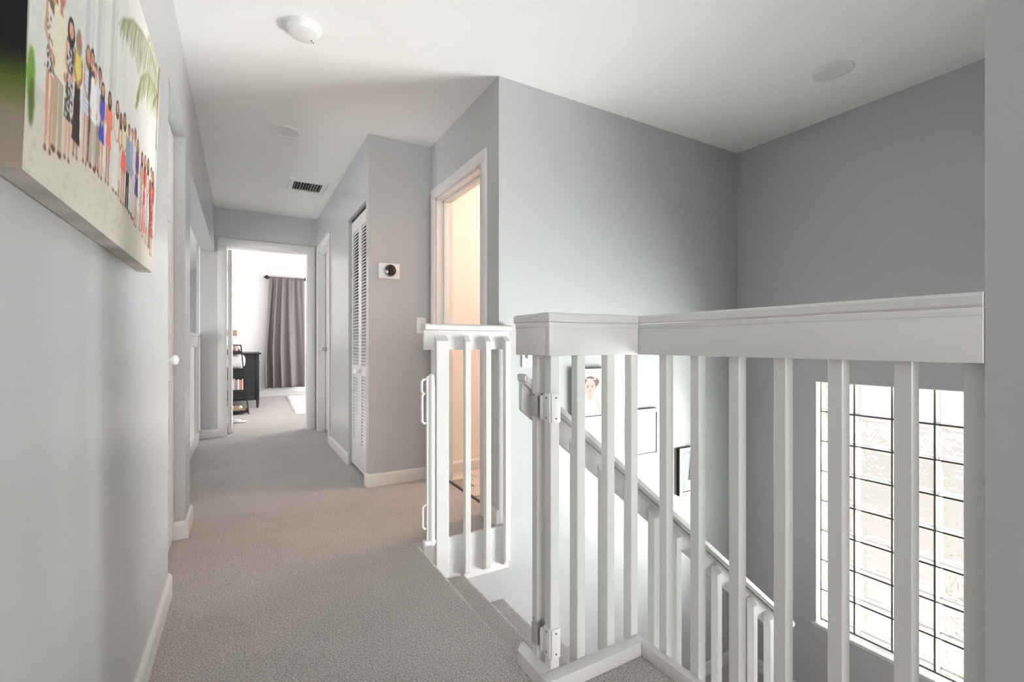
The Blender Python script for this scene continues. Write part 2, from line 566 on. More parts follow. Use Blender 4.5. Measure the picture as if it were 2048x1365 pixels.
# ------------------------------------------------------------------ door frames and doors
def casing(parent, axis, plane, side, a0, a1, ztop, wdt=0.066, thk=0.017, legs=True):
    """flat casing with an eased inner step round an opening (a0..a1)"""
    def bx(u0, u1, z0, z1, t):
        p0, p1 = sorted((plane, plane + side * t))
        return (p0, p1, u0, u1, z0, z1) if axis == 'x' else (u0, u1, p0, p1, z0, z1)
    for u0, u1, z0, z1, i0, i1, k0, k1 in ((a0 - wdt, a0, 0, ztop, a0 - 0.02, a0 + 0.004, 0, ztop), (a1, a1 + wdt, 0, ztop, a1 - 0.004, a1 + 0.02, 0, ztop),
                                           (a0 - wdt, a1 + wdt, ztop, ztop + wdt, a0 - 0.004, a1 + 0.004, ztop - 0.004, ztop + 0.02)):
        o = part('casing_board', parent, 'trim', bx(u0, u1, z0, z1, thk), bev=0.003)
        part('casing_bead', o, 'trim', bx(i0, i1, k0, k1, thk - 0.006), bev=0.002)


def jamb(parent, axis, p0, p1, a0, a1, ztop, t=0.016, stop=None, m='trim'):
    def bx(u0, u1, z0, z1, q0, q1):
        return (q0, q1, u0, u1, z0, z1) if axis == 'x' else (u0, u1, q0, q1, z0, z1)
    part('jamb', parent, m, bx(a0, a0 + t, 0, ztop, p0, p1), bx(a1 - t, a1, 0, ztop, p0, p1), bx(a0, a1, ztop - t, ztop, p0, p1))
    if stop is not None:
        s = stop
        part('door_stop', parent, m, bx(a0 + t, a0 + t + 0.012, 0, ztop - t, s, s + 0.035), bx(a1 - t - 0.012, a1 - t, 0, ztop - t, s, s + 0.035),
             bx(a0 + t, a1 - t, ztop - t - 0.012, ztop - t, s, s + 0.035), bev=0.002)


def panel_door(parent, axis, f, b, a0, a1, z0, z1, m='trim', cols=2):
    """six-panel leaf; f = visible face plane, b = back plane"""
    lo, hi = sorted((f, b))
    sd = 1 if f > b else -1
    def bx(u0, u1, za, zb, q0, q1):
        q0, q1 = sorted((q0, q1))
        return (q0, q1, u0, u1, za, zb) if axis == 'x' else (u0, u1, q0, q1, za, zb)
    core = B(bx(a0, a1, z0, z1, b, f - sd * 0.008))
    leaf = obj('door_leaf', core, m, parent)
    W = a1 - a0
    st, md = 0.11 if W > 0.5 else 0.09, 0.09
    rails = [(z0, z0 + 0.22), (z0 + 0.80, z0 + 0.97), (z0 + 1.56, z0 + 1.66), (z1 - 0.11, z1)]
    frame = [bx(a0, a0 + st, z0, z1, f - sd * 0.01, f), bx(a1 - st, a1, z0, z1, f - sd * 0.01, f)]
    frame += [bx(a0 + st, a1 - st, za, zb, f - sd * 0.01, f) for za, zb in rails]
    if cols == 2:
        frame += [bx((a0 + a1 - md) / 2, (a0 + a1 + md) / 2, rails[k][1], rails[k + 1][0], f - sd * 0.01, f) for k in range(3)]
    part('stile_frame', leaf, m, *frame)
    xs = [(a0 + st, (a0 + a1 - md) / 2), ((a0 + a1 + md) / 2, a1 - st)] if cols == 2 else [(a0 + st, a1 - st)]
    for k in range(3):
        for u0, u1 in xs:
            part('raised_panel', leaf, m, bx(u0 + 0.02, u1 - 0.02, rails[k][1] + 0.02, rails[k + 1][0] - 0.02, f - sd * 0.012, f - sd * 0.002), bev=0.006)
    return leaf


def knob(parent, p, direction, m='plastic', name='door_knob'):
    q = Vector(direction).to_track_quat('Z', 'Y').to_matrix().to_4x4()
    bm = bmesh.new()
    lathe(bm, [(0, 0), (0.026, 0), (0.026, 0.004), (0.012, 0.008), (0.010, 0.022), (0.020, 0.028), (0.0235, 0.036), (0.020, 0.045), (0.009, 0.050), (0, 0.051)],
          Matrix.Translation(p) @ q, 24)
    return obj(name, bm, m, parent, smooth=True)


# left closet door, set back in a plain plaster recess
d1 = thing('door_1', 'white panelled closet door set back in the left wall', 'door', (-0.30, 2.58, 0), kind='structure')
lf = panel_door(d1, 'x', -0.298, -0.333, 2.262, 2.896, 0.012, 2.03, cols=2)
knob(d1, (-0.298, 2.60, 0.915), (1, 0, 0))

# bedroom doorway with its leaf swung open into the room
d2 = thing('door_2', 'white cased doorway at the hallway end with its door open into the bedroom', 'door', (0.255, EY, 0), kind='structure')
casing(d2, 'y', EY, -1, -0.146, 0.657, 2.04, wdt=0.076)
jamb(d2, 'y', EY, EY + 0.12, -0.146, 0.657, 2.04, t=0.008)
lf = panel_door(d2, 'x', -0.096, -0.131, EY + 0.135, EY + 0.90, 0.012, 2.022, cols=2)
for hz in (0.22, 1.02, 1.82):
    part('hinge', d2, 'steel', (-0.137, -0.131, EY + 0.118, EY + 0.134, hz - 0.045, hz + 0.045))
knob(d2, (-0.096, EY + 0.83, 0.93), (1, 0, 0), 'steel')

# closed door at the far end of the right wall
d4 = thing('door_3', 'white cased door in the right wall next to the hallway end', 'door', (RX, 5.33, 0), kind='structure')
casing(d4, 'x', RX, -1, 4.96, 5.70, 2.03, wdt=0.066)
jamb(d4, 'x', RX, RX + 0.115, 4.96, 5.70, 2.03, stop=RX + 0.035)
panel_door(d4, 'x', RX + 0.072, RX + 0.107, 4.977, 5.683, 0.012, 2.012)
knob(d4, (RX + 0.072, 5.62, 0.93), (-1, 0, 0), 'steel')

# bathroom doorway
d5 = thing('door_4', 'white cased bathroom doorway glowing with warm light', 'door', (BX, 2.8, 0), kind='structure')
casing(d5, 'x', BX, -1, 2.43, 3.176, 2.03, wdt=0.068)
jamb(d5, 'x', BX, 1.32, 2.43, 3.176, 2.03, stop=BX + 0.05)
part('strike_plate', d5, 'bronze', (BX + 0.03, BX + 0.045, 3.158, 3.161, 0.80, 0.87))
part('inner_casing', d5, 'trim', (1.32, 1.335, 3.176, 3.24, 0, 2.09), (1.32, 1.335, 2.36, 2.43, 0, 2.09), (1.32, 1.335, 2.43, 3.176, 2.03, 2.09))

# louvred bifold leaves of the closet
cl = thing('bifold_door', 'white louvred bifold closet door beside the thermostat wall', 'door', (0.80, 3.68, 0))
Y0, Y1 = 3.372, 3.985
mid = (Y0 + Y1) / 2
slat_me = None
for (a0, a1) in ((Y0, mid - 0.002), (mid + 0.002, Y1)):
    x0, x1 = 0.782, 0.810
    z0, z1 = 0.02, 1.975
    fr = part('leaf_frame', cl, 'trim', (x0, x1, a0, a0 + 0.045, z0, z1), (x0, x1, a1 - 0.045, a1, z0, z1),
              (x0 + 0.001, x1 - 0.001, a0 + 0.045, a1 - 0.045, z0, z0 + 0.19), (x0 + 0.001, x1 - 0.001, a0 + 0.045, a1 - 0.045, 0.745, 0.815),
              (x0 + 0.001, x1 - 0.001, a0 + 0.045, a1 - 0.045, z1 - 0.09, z1))
    L = a1 - a0 - 0.09
    if slat_me is None:
        bm = bmesh.new()
        box(bm, -0.017, 0.017, -L / 2, L / 2, -0.003, 0.003, bev=0.0015, seg=1)
        slat_me = mesh('slat', bm, 'trim')
    for za, zb in ((z0 + 0.19, 0.745), (0.815, z1 - 0.09)):
        n = int(round((zb - za) / 0.0245))
        for k in range(n):
            put('slat', slat_me, fr, ((x0 + x1) / 2, (a0 + a1) / 2, za + (k + 0.5) * (zb - za) / n), (0, math.radians(-42), 0))
part('track', cl, 'blackmetal', (0.784, 0.808, 3.367, 3.989, 1.982, 2.003))
knob(cl, (0.782, mid - 0.03, 0.78), (-1, 0, 0))

# ------------------------------------------------------------------ railings
def end_bar(w_, d_, length, bev=0.028, axis='y', out=-1):
    """square baluster with both ends cut on a slant on its outer side; z from 0 to length, wall side at 0 of the depth axis"""
    bm = bmesh.new()
    e = out * d_
    pts = [(0, 0), (e, bev), (e, length - bev), (0, length)]
    prism(bm, pts, 'x' if axis == 'y' else 'y', 0, w_)
    bmesh.ops.bevel(bm, geom=bm.edges[:], offset=0.0022, segments=1, affect='EDGES')
    return mesh('baluster', bm, 'trim')


def cap_profile(w0, w1, z0, z1, r=0.007):
    return [(w0 + 0.003, z0), (w1 - 0.003, z0), (w1, z0 + 0.004), (w1, z1 - r), (w1 - r * 0.4, z1 - r * 0.35), (w1 - r, z1), (w0 + r, z1), (w0 + r * 0.4, z1 - r * 0.35), (w0, z1 - r), (w0, z0 + 0.004)]


W = 0.031
rl = thing('stair_railing', 'white railing nearest the viewer, stepping round the stairwell edge', 'railing', (1.1, 0.7, 0))
part('rail_board', rl, 'trim', (1.100, 1.119, 0.291, 1.115, 0.953, 1.049), bev=0.002)
part('rail_board', rl, 'trim', (0.755, 1.0995, 1.096, 1.115, 0.953, 1.049), bev=0.002)
part('rail_board', rl, 'trim', (0.755, 0.774, 1.1155, 1.284, 0.953, 1.049), bev=0.002)
bm = bmesh.new()
prism(bm, cap_profile(1.0955, 1.158, 1.051, 1.077), 'y', 0.291, 1.154)
obj('rail_cap', bm, 'trim', rl)
bm = bmesh.new()
prism(bm, cap_profile(1.0915, 1.154, 1.051, 1.077), 'x', 0.7505, 1.0955)
obj('rail_cap', bm, 'trim', rl)
bm = bmesh.new()
prism(bm, cap_profile(0.7505, 0.813, 1.051, 1.077), 'y', 1.154, 1.290)
obj('rail_cap', bm, 'trim', rl)
# thin bead under the cap
part('rail_bead', rl, 'trim', (1.0985, 1.102, 0.291, 1.0975, 1.036, 1.049), bev=0.0012)
part('rail_bead', rl, 'trim', (0.7535, 1.0985, 1.0945, 1.0975, 1.036, 1.049), bev=0.0012)
part('rail_bead', rl, 'trim', (0.7535, 0.757, 1.0975, 1.284, 1.036, 1.049), bev=0.0012)
byme = end_bar(W, W, 1.255, axis='x', out=1)
for yl in (1.029, 0.913, 0.789, 0.668, 0.547, 0.426, 0.322):
    put('baluster', byme, rl, (1.1195, yl - W, -0.21))
bxme = end_bar(W, W, 1.255, axis='y', out=1)
for xr in (0.901, 1.019, 1.119):
    put('baluster', bxme, rl, (xr - W, 1.1155, -0.21))
for yn in (1.117, 1.188):
    put('baluster', byme, rl, (0.7745, yn, -0.21))
# boards on the floor edge
sh = bmesh.new()
box(sh, 1.092, 1.1185, 0.291, 1.075, 0, 0.043, bev=0.003)
obj('floor_plate', sh, 'trim', rl, True)
sh = bmesh.new()
box(sh, 0.736, 1.1185, 1.0755, 1.115, 0, 0.043, bev=0.003)
obj('floor_plate', sh, 'trim', rl, True)
sh = bmesh.new()
prism(sh, [(0.736, 1.1155), (0.774, 1.1155), (0.774, 1.265), (0.765, 1.268), (0.736, 1.240)], 'z', 0.0005, 0.043)
obj('floor_plate', sh, 'trim', rl)
part('rim_board', rl, 'trim', (1.1005, 1.119, 0.291, 1.1, -0.25, -0.001), (0.757, 1.1005, 1.1005, 1.115, -0.25, -0.001))

# far panel of railing closing the bathroom lobby off from the stairs
pr = thing('lobby_railing', 'white railing panel in front of the bathroom doorway', 'railing', (1.0, SY - 0.02, 0))
F = SY - 0.0195
part('rail_board', pr, 'trim', (0.776, 1.256, F, SY - 0.0005, 0.958, 1.056), bev=0.002)
bm = bmesh.new()
prism(bm, cap_profile(F - 0.030, SY + 0.03, 1.058, 1.088, 0.009), 'x', 0.774, BX - 0.018)
obj('rail_cap', bm, 'trim', pr)
bm = bmesh.new()
prism(bm, cap_profile(F - 0.030, SY - 0.0005, 1.058, 1.088, 0.009), 'x', BX - 0.018, 1.258)
obj('rail_cap', bm, 'trim', pr)
part('rim_board', pr, 'trim', (0.776, 1.256, F, SY - 0.0005, -0.226, 0.006), bev=0.002)
pm = end_bar(W, W, 1.235, axis='y', out=-1)
for x0 in (0.985, 1.102, 1.218):
    put('baluster', pm, pr, (x0, F, -0.205))
put('end_post', end_bar(0.066, 0.034, 1.235, axis='y', out=-1), pr, (0.829, F, -0.205))

# sloping handrail down the near side of the stairs
SL = (-0.212 - 0.895) / (2.108 - 0.76)
hr = thing('stair_handrail', 'white sloping handrail with balusters down the open side of the stairs', 'railing', (1.45, 1.26, -0.6))


def zt(x):
    return 0.895 + SL * (x - 0.76)


XA, XB = 0.757, 2.215
bm = bmesh.new()
prism(bm, [(XA, zt(XA) - 0.032), (XB, zt(XB) - 0.032), (XB, zt(XB) - 0.118), (XA, zt(XA) - 0.118)], 'y', 1.25, 1.269)
bmesh.ops.bevel(bm, geom=bm.edges[:], offset=0.002, segments=1, affect='EDGES')
obj('rail_board', bm, 'trim', hr)
bm = bmesh.new()
prism(bm, [(XA - 0.004, zt(XA)), (XB + 0.004, zt(XB)), (XB + 0.004, zt(XB) - 0.03), (XA - 0.004, zt(XA) - 0.03)], 'y', 1.219, 1.276)
bmesh.ops.bevel(bm, geom=bm.edges[:], offset=0.006, segments=2, affect='EDGES')
obj('rail_cap', bm, 'trim', hr, True)
bm = bmesh.new()
prism(bm, [(XA, zt(XA) - 0.034), (XB, zt(XB) - 0.034), (XB, zt(XB) - 0.046), (XA, zt(XA) - 0.046)], 'y', 1.2465, 1.25)
obj('rail_bead', bm, 'trim', hr)
sm = end_bar(W, W, 1.0, axis='y', out=-1)
for k in range(12):
    x0 = 0.822 + 0.1195 * k
    put('baluster', sm, hr, (x0, 1.2495, zt(x0 + W / 2) - 0.06 - 1.0))

# railing along the foyer overlook, seen edge-on past the left opening
fr_ = thing('overlook_railing', 'white railing along the foyer overlook on the left, seen edge on', 'railing', (-0.39, 4.5, 0))
part('rail_board', fr_, 'trim', (-0.402, -0.383, 3.17, 5.859, 0.96, 1.06), bev=0.002)
bm = bmesh.new()
prism(bm, cap_profile(-0.445, -0.377, 1.061, 1.09), 'y', 3.17, 5.859)
obj('rail_cap', bm, 'trim', fr_)
part('floor_plate', fr_, 'trim', (-0.402, -0.378, 3.18, 5.845, 0.0, 0.09), bev=0.003)
om = end_bar(W, W, 1.25, axis='x', out=-1)
for k in range(22):
    put('baluster', om, fr_, (-0.4205, 3.2 + k * 0.1215, -0.21))
part('end_post', fr_, 'trim', (-0.401, -0.384, 5.79, 5.858, 0.09, 0.96))

# child gate: rolled into its housing on the lobby railing, with catches on the near posts
g = thing('retractable_gate', 'white rolled up child gate with grip handles on the lobby railing post', 'gate', (0.80, SY - 0.03, 0))
bm = bmesh.new()
cyl(bm, (0.807, F - 0.018, 0.0), (0.807, F - 0.018, 0.80), 0.018)
obj('housing', bm, 'plastic', g, True)
part('pull_bar', g, 'plastic', (0.780, 0.790, F - 0.03, F - 0.014, 0.03, 0.83), bev=0.003)
bm = bmesh.new()
lathe(bm, [(0, 0), (0.016, 0), (0.018, 0.012), (0.016, 0.03), (0.008, 0.04), (0, 0.042)], Matrix.Translation((0.807, F - 0.018, 0.80)), 20)
obj('top_knob', bm, 'plastic', g, True)
part('mount_plate', g, 'plastic', (0.790, 0.828, F - 0.024, F - 0.001, 0.02, 0.78), bev=0.002)


def loop_handle(z0, z1, x0, x1, yy, r=0.0058):
    b_ = bmesh.new()
    c = 0.010
    tube(b_, [(x1, yy, z0), (x0 + c, yy, z0), (x0, yy, z0 + c), (x0, yy, z1 - c), (x0 + c, yy, z1), (x1, yy, z1)], r)
    return b_


obj('grip_handle', loop_handle(0.745, 0.815, 0.757, 0.784, F - 0.022), 'plastic', g, True)
obj('grip_handle', loop_handle(0.600, 0.745, 0.759, 0.784, F - 0.022), 'plastic', g, True)
obj('grip_handle', loop_handle(0.085, 0.200, 0.762, 0.784, F - 0.022), 'plastic', g, True)
bm = bmesh.new()
box(bm, 0.765, 0.828, F - 0.035, F - 0.002, 0.001, 0.030, bev=0.009)
obj('foot_catch', bm, 'plastic', g, True)

for zc, lab in ((0.80, 'upper grey gate catch screwed to the near railing posts'), (0.115, 'lower grey gate catch screwed to the near railing posts')):
    k = thing('gate_catch', lab, 'catch', (0.78, 1.16, zc), 'gate catches')
    part('side_plate', k, 'plastic', (0.7715, 0.7745, 1.1185, 1.150, zc - 0.042, zc + 0.042), bev=0.001)
    part('front_plate', k, 'plastic', (0.775, 0.8055, 1.1125, 1.1165, zc - 0.042, zc + 0.042), bev=0.001)
    part('jaw', k, 'plasticgrey', (0.760, 0.800, 1.150, 1.155, zc - 0.036, zc + 0.036), bev=0.002)
    part('jaw', k, 'plasticgrey', (0.760, 0.7735, 1.172, 1.200, zc - 0.030, zc + 0.030), bev=0.002)
    part('jaw_back', k, 'plasticgrey', (0.788, 0.793, 1.155, 1.187, zc - 0.036, zc + 0.036))
    for zz in (-0.03, 0.03):
        for p, dv in (((0.7714, 1.135, zc + zz), (-1, 0, 0)), ((0.790, 1.1124, zc + zz), (0, -1, 0)), ((0.7744, 1.208, zc + zz * 1.05), (-1, 0, 0))):
            b_ = bmesh.new()
            p = Vector(p)
            cyl(b_, p, p + Vector(dv) * 0.0012, 0.0028, seg=10)
            obj('screw', b_, 'screw', k)

# ------------------------------------------------------------------ glass block window
wn = thing('window_1', 'tall glass block window in the stairwell wall', 'window', (WX + 0.09, 1.08, -0.86), kind='structure')
P_ = 0.1965
bx0, bx1 = WX + 0.055, WX + 0.135
yT, zT = 1.664, 0.738
bw = P_ - 0.009


def block_mesh():
    bm = bmesh.new()
    hw = bw / 2
    hd = (bx1 - bx0) / 2
    N = 3
    prof = [(-hd, hw - 0.016), (-hd + 0.004, hw - 0.006), (-hd + 0.012, hw), (hd - 0.012, hw), (hd - 0.004, hw - 0.006), (hd, hw - 0.016)]
    rings = []
    for x, r in prof:
        rings.append([bm.verts.new((x, sy * r, sz * r)) for sy, sz in ((-1, -1), (1, -1), (1, 1), (-1, 1))])
    for a, b in zip(rings, rings[1:]):
        for i in range(4):
            bm.faces.new((a[i], a[(i + 1) % 4], b[(i + 1) % 4], b[i]))
    bm.faces.new(rings[0][::-1])
    bm.faces.new(rings[-1])
    return mesh('glass_block', bm, 'block')


blk = block_mesh()
NC, NR = 6, 8
for i in range(NC):
    for j in range(NR):
        put('glass_block', blk, wn, ((bx0 + bx1) / 2, yT - (i + 0.5) * P_, zT - (j + 0.5) * P_))
yB, zB = yT - NC * P_, zT - NR * P_
jm = bmesh.new()
for xa, xb in ((bx0 - 0.001, bx0 + 0.006), (bx1 - 0.006, bx1 + 0.001)):
    for i in range(NC + 1):
        yy = yT - i * P_
        box(jm, xa, xb, yy - 0.0045, yy + 0.0045, zB, zT)
    for j in range(NR + 1):
        zz = zT - j * P_
        box(jm, xa + 0.0005, xb - 0.0005, yB, yT, zz - 0.0045, zz + 0.0045)
obj('joint_grid', jm, 'mortar', wn)
part('sill', wn, 'trim', (WX - 0.012, bx0 + 0.01, yB - 0.03, yT + 0.022, -0.866, -0.843), bev=0.003)
part('reveal', wn, 'trim', (WX + 0.001, bx1, yT + 0.0005, yT + 0.0035, zB, zT + 0.003), (WX + 0.001, bx1, yB - 0.0035, yB - 0.0005, zB, zT + 0.003),
     (WX + 0.001, bx1, yB, yT, zT + 0.0005, zT + 0.0035))

# ------------------------------------------------------------------ ceiling fittings
sd = thing('smoke_detector', 'round white smoke detector on the hallway ceiling', 'smoke detector', (0.245, 2.335, H))
bm = bmesh.new()
lathe(bm, [(0, 0), (0.078, 0), (0.078, -0.008), (0.070, -0.012), (0.070, -0.020), (0.064, -0.034), (0.048, -0.041), (0, -0.042)], Matrix.Translation((0.245, 2.335, H)), 40)
obj('case', bm, 'plastic', sd, True)
part('test_light', sd, 'dark', (0.276, 0.284, 2.350, 2.356, H - 0.0415, H - 0.038))
part('sounder_slot', sd, 'plasticgrey', *[(0.272 + 0.006 * i, 0.275 + 0.006 * i, 2.362, 2.374, H - 0.0405, H - 0.037) for i in range(4)])

for (cx, cy), lab in (((0.257, 3.533), 'flush recessed ceiling light over the hallway'), ((2.724, 1.305), 'flush recessed ceiling light over the stairwell')):
    t = thing('recessed_light', lab, 'ceiling light', (cx, cy, H), 'recessed ceiling lights')
    bm = bmesh.new()
    lathe(bm, [(0.078, -0.001), (0.078, -0.006), (0.086, -0.009), (0.094, -0.006), (0.098, -0.0005)], Matrix.Translation((cx, cy, H)), 48)
    obj('trim_ring', bm, 'plastic', t, True)
    bm = bmesh.new()
    lathe(bm, [(0.079, -0.0035), (0.05, -0.0025), (0, -0.0015)], Matrix.Translation((cx, cy, H)), 48)
    obj('lens', bm, 'lens', t, True)

v = thing('ceiling_vent', 'white louvred air vent in the hallway ceiling', 'vent', (0.52, 4.67, H))
vx0, vx1, vy0, vy1 = 0.367, 0.672, 4.50, 4.835
part('frame', v, 'plastic', (vx0, vx0 + 0.035, vy0, vy1, H - 0.010, H), (vx1 - 0.035, vx1, vy0, vy1, H - 0.010, H),
     (vx0 + 0.035, vx1 - 0.035, vy0, vy0 + 0.05, H - 0.010, H), (vx0 + 0.035, vx1 - 0.035, vy1 - 0.05, vy1, H - 0.010, H))
part('duct_shade_plate', v, 'dark', (vx0 + 0.03, vx1 - 0.03, vy0 + 0.04, vy1 - 0.04, H - 0.002, H - 0.0005))  # flat dark plate, its colour stands in for shade inside the duct
bm = bmesh.new()
box(bm, -0.0012, 0.0012, vy0 + 0.05, vy1 - 0.05, -0.011, 0.011)
vs_me = mesh('slat', bm, 'plasticgrey')
for i in range(10):
    put('slat', vs_me, v, (vx0 + 0.048 + i * 0.0232, 0, H - 0.010), (0, math.radians(random.uniform(25, 55)), 0))

# ------------------------------------------------------------------ wall fittings
th = thing('thermostat', 'round black thermostat on a white plate', 'thermostat', (0.9, TY, 1.5))
part('plate', th, 'plastic', (0.825, 0.974, TY - 0.008, TY - 0.0005, 1.447, 1.556), bev=0.004)
q = Vector((0, -1, 0)).to_track_quat('Z', 'Y').to_matrix().to_4x4()
bm = bmesh.new()
lathe(bm, [(0, 0), (0.044, 0), (0.043, 0.014), (0.0405, 0.018), (0.0405, 0.030), (0.038, 0.032), (0, 0.032)], Matrix.Translation((0.9, TY - 0.008, 1.503)) @ q, 40)
obj('ring', bm, 'steel', th, True)
bm = bmesh.new()
lathe(bm, [(0.0385, 0.0315), (0.0375, 0.0345), (0.03, 0.0365), (0, 0.0375)], Matrix.Translation((0.9, TY - 0.008, 1.503)) @ q, 40)
obj('dial', bm, 'dial', th, True)

s1 = thing('light_switch', 'white switch plate at the edge of the thermostat wall', 'switch', (1.135, TY, 1.122))
part('plate', s1, 'plastic', (1.099, 1.170, TY - 0.006, TY - 0.0005, 1.064, 1.180), bev=0.003)
part('toggle', s1, 'plastic', (1.129, 1.140, TY - 0.014, TY - 0.006, 1.112, 1.132), bev=0.002)
for zz in (1.085, 1.159):
    part('screw', s1, 'screw', (1.132, 1.137, TY - 0.0068, TY - 0.0055, zz - 0.0025, zz + 0.0025))
part('indicator', s1, 'bronze', (1.139, 1.147, TY - 0.0072, TY - 0.0055, 1.096, 1.104))

s2 = thing('light_switch', 'white switch plate on the stair wall under the railing cap', 'switch', (1.384, SY, 0.92))
part('plate', s2, 'plastic', (1.349, 1.420, SY - 0.006, SY - 0.0005, 0.858, 0.974), bev=0.003)
part('toggle', s2, 'plasticgrey', (1.378, 1.389, SY - 0.014, SY - 0.006, 0.905, 0.926), bev=0.002)
part('screw', s2, 'screw', (1.381, 1.387, SY - 0.0068, SY - 0.0055, 0.878, 0.884))

# bathroom ceiling lamp: the warm light that spills out over the carpet
bl = thing('bathroom_ceiling_lamp', 'round warm ceiling lamp inside the bathroom', 'ceiling light', (2.45, 2.75, H))
bm = bmesh.new()
lathe(bm, [(0, 0), (0.15, 0), (0.15, -0.02), (0.14, -0.025)], Matrix.Translation((2.45, 2.75, H)), 32)
obj('base', bm, 'steel', bl, True)
mm, nt_, pp = base_mat('warm_lamp_glass')
pp.inputs['Base Color'].default_value = (0.9, 0.85, 0.75, 1)
pp.inputs['Emission Color'].default_value = (1.0, 0.76, 0.655, 1)
pp.inputs['Emission Strength'].default_value = 82.0
bm = bmesh.new()
lathe(bm, [(0.14, -0.02), (0.13, -0.05), (0.09, -0.08), (0.04, -0.093), (0, -0.095)], Matrix.Translation((2.45, 2.75, H)), 32)
obj('shade', bm, mm, bl, True)


# ------------------------------------------------------------------ prints (painted as colours on fine grids)
class Paper:
    """tiny rasteriser; u to the right, v upwards, both 0..1; aspect = width / height"""
    def __init__(s, nu, nv, aspect, col):
        s.nu, s.nv, s.asp = nu, nv, aspect
        s.U, s.V = np.meshgrid((np.arange(nu) + .5) / nu, (np.arange(nv) + .5) / nv)
        s.P = np.ones((nv, nu, 3)) * np.array(col)

    def fill(s, mask, col, a=1.0):
        s.P[mask] = s.P[mask] * (1 - a) + np.array(col) * a

    def rect(s, u0, u1, v0, v1, col, a=1.0):
        s.fill((s.U > u0) & (s.U < u1) & (s.V > v0) & (s.V < v1), col, a)

    def ell(s, u, v, ru, rv, col, a=1.0):
        s.fill(((s.U - u) / ru) ** 2 + ((s.V - v) / rv) ** 2 < 1, col, a)

    def trap(s, u0, w0, v0, u1, w1, v1, col, a=1.0):
        t = np.clip((s.V - v0) / (v1 - v0), 0, 1)
        c, w_ = u0 + (u1 - u0) * t, w0 + (w1 - w0) * t
        m = (s.V > v0) & (s.V < v1) & (np.abs(s.U - c) < w_ / 2)
        s.fill(m, col, a)
        return m

    def line(s, u0, v0, u1, v1, w_, col, a=1.0):
        dx, dy = (u1 - u0) * s.asp, v1 - v0
        L2 = dx * dx + dy * dy + 1e-9
        t = np.clip((((s.U - u0) * s.asp) * dx + (s.V - v0) * dy) / L2, 0, 1)
        d2 = ((s.U - u0) * s.asp - t * dx) ** 2 + (s.V - v0 - t * dy) ** 2
        s.fill(d2 < (w_ / 2) ** 2, col, a)

    def build(s, name, origin, du, dv, parent):
        """grid mesh with one colour per cell"""
        nu, nv = s.nu, s.nv
        o, du, dv = np.array(origin), np.array(du), np.array(dv)
        gu, gv = np.meshgrid(np.arange(nu + 1) / nu, np.arange(nv + 1) / nv)
        co = o + gu[..., None] * du + gv[..., None] * dv
        me = bpy.data.meshes.new(name)
        i = (np.arange(nv)[:, None] * (nu + 1) + np.arange(nu)[None, :]).ravel()
        faces = np.stack([i, i + 1, i + nu + 2, i + nu + 1], 1)
        me.vertices.add((nu + 1) * (nv + 1))
        me.vertices.foreach_set('co', co.reshape(-1).astype(np.float32))
        me.loops.add(faces.size)
        me.loops.foreach_set('vertex_index', faces.ravel().astype(np.int32))
        me.polygons.add(len(faces))
        me.polygons.foreach_set('loop_start', (np.arange(len(faces)) * 4).astype(np.int32))
        me.update()
        at = me.color_attributes.new('print', 'FLOAT_COLOR', 'CORNER')
        lin = np.clip(s.P, 0, 1) ** 2.2
        rgba = np.concatenate([lin, np.ones((nv, nu, 1))], 2).reshape(-1, 4)
        at.data.foreach_set('color', np.repeat(rgba, 4, 0).ravel().astype(np.float32))
        me.materials.append(M['print'])
        ob = put(name, me, parent)
        return ob


def speckle(P, mask, cols, f=60, th=0.2):
    n = np.sin(P.U * f * P.asp * 1.3 + 2 * np.sin(P.V * f * .9)) * np.sin(P.V * f * 1.1 + 1.7 * np.sin(P.U * f * 1.4))
    P.fill(mask & (n > th), cols[0])
    P.fill(mask & (n < -th - 0.2), cols[1])


cy0, cy1, cz0, cz1 = 0.745, 1.648, 1.187, 1.764
cxb, cxt = -0.218, -0.2007
AS = (cy1 - cy0) / (cz1 - cz0)
P = Paper(420, 270, AS, (0.86, 0.86, 0.84))
# building front: pale wall, pilasters, soft sky at the right
P.rect(0, 0.02, 0.40, 1, (0.33, 0.24, 0.22))
P.rect(0.02, 0.25, 0.45, 1, (0.84, 0.85, 0.83))
for u in (0.26, 0.33, 0.43):
    P.trap(u, 0.05, 0.2, u, 0.05, 1.0, (0.76, 0.77, 0.77))
    P.trap(u + 0.01, 0.02, 0.2, u + 0.01, 0.02, 1.0, (0.82, 0.83, 0.82))
P.rect(0.55, 1, 0.2, 1, (0.90, 0.89, 0.87))
# paving
gm = P.V < 0.20 + 0.0 * P.U
P.fill(gm, (0.80, 0.78, 0.74))
n_ = np.sin(P.U * 70 + 3 * np.sin(P.V * 50)) * np.sin(P.V * 90 + 2 * np.sin(P.U * 31))
P.fill(gm & (n_ > 0.80), (0.74, 0.72, 0.68))
P.ell(0.015, 0.20, 0.014, 0.06, (0.42, 0.58, 0.22))
P.ell(0.02, 0.15, 0.010, 0.05, (0.30, 0.42, 0.18))
# palm fronds
rng = np.random.RandomState(3)


def frond(pts, length, col, n=90, down=1.0):
    pts = np.array(pts, float)
    for k in range(n):
        t = k / (n - 1) * (len(pts) - 1)
        i = min(int(t), len(pts) - 2)
        p_ = pts[i] + (pts[i + 1] - pts[i]) * (t - i)
        l_ = length * (0.5 + 0.5 * math.sin(math.pi * min(1, k / n + 0.15))) * rng.uniform(0.6, 1.1)
        c_ = np.array(col) * rng.uniform(0.85, 1.15)
        P.line(p_[0], p_[1], p_[0] - 0.035 * rng.uniform(0.2, 1.2), p_[1] - l_ * down, 0.006, np.clip(c_, 0, 1), 0.65)


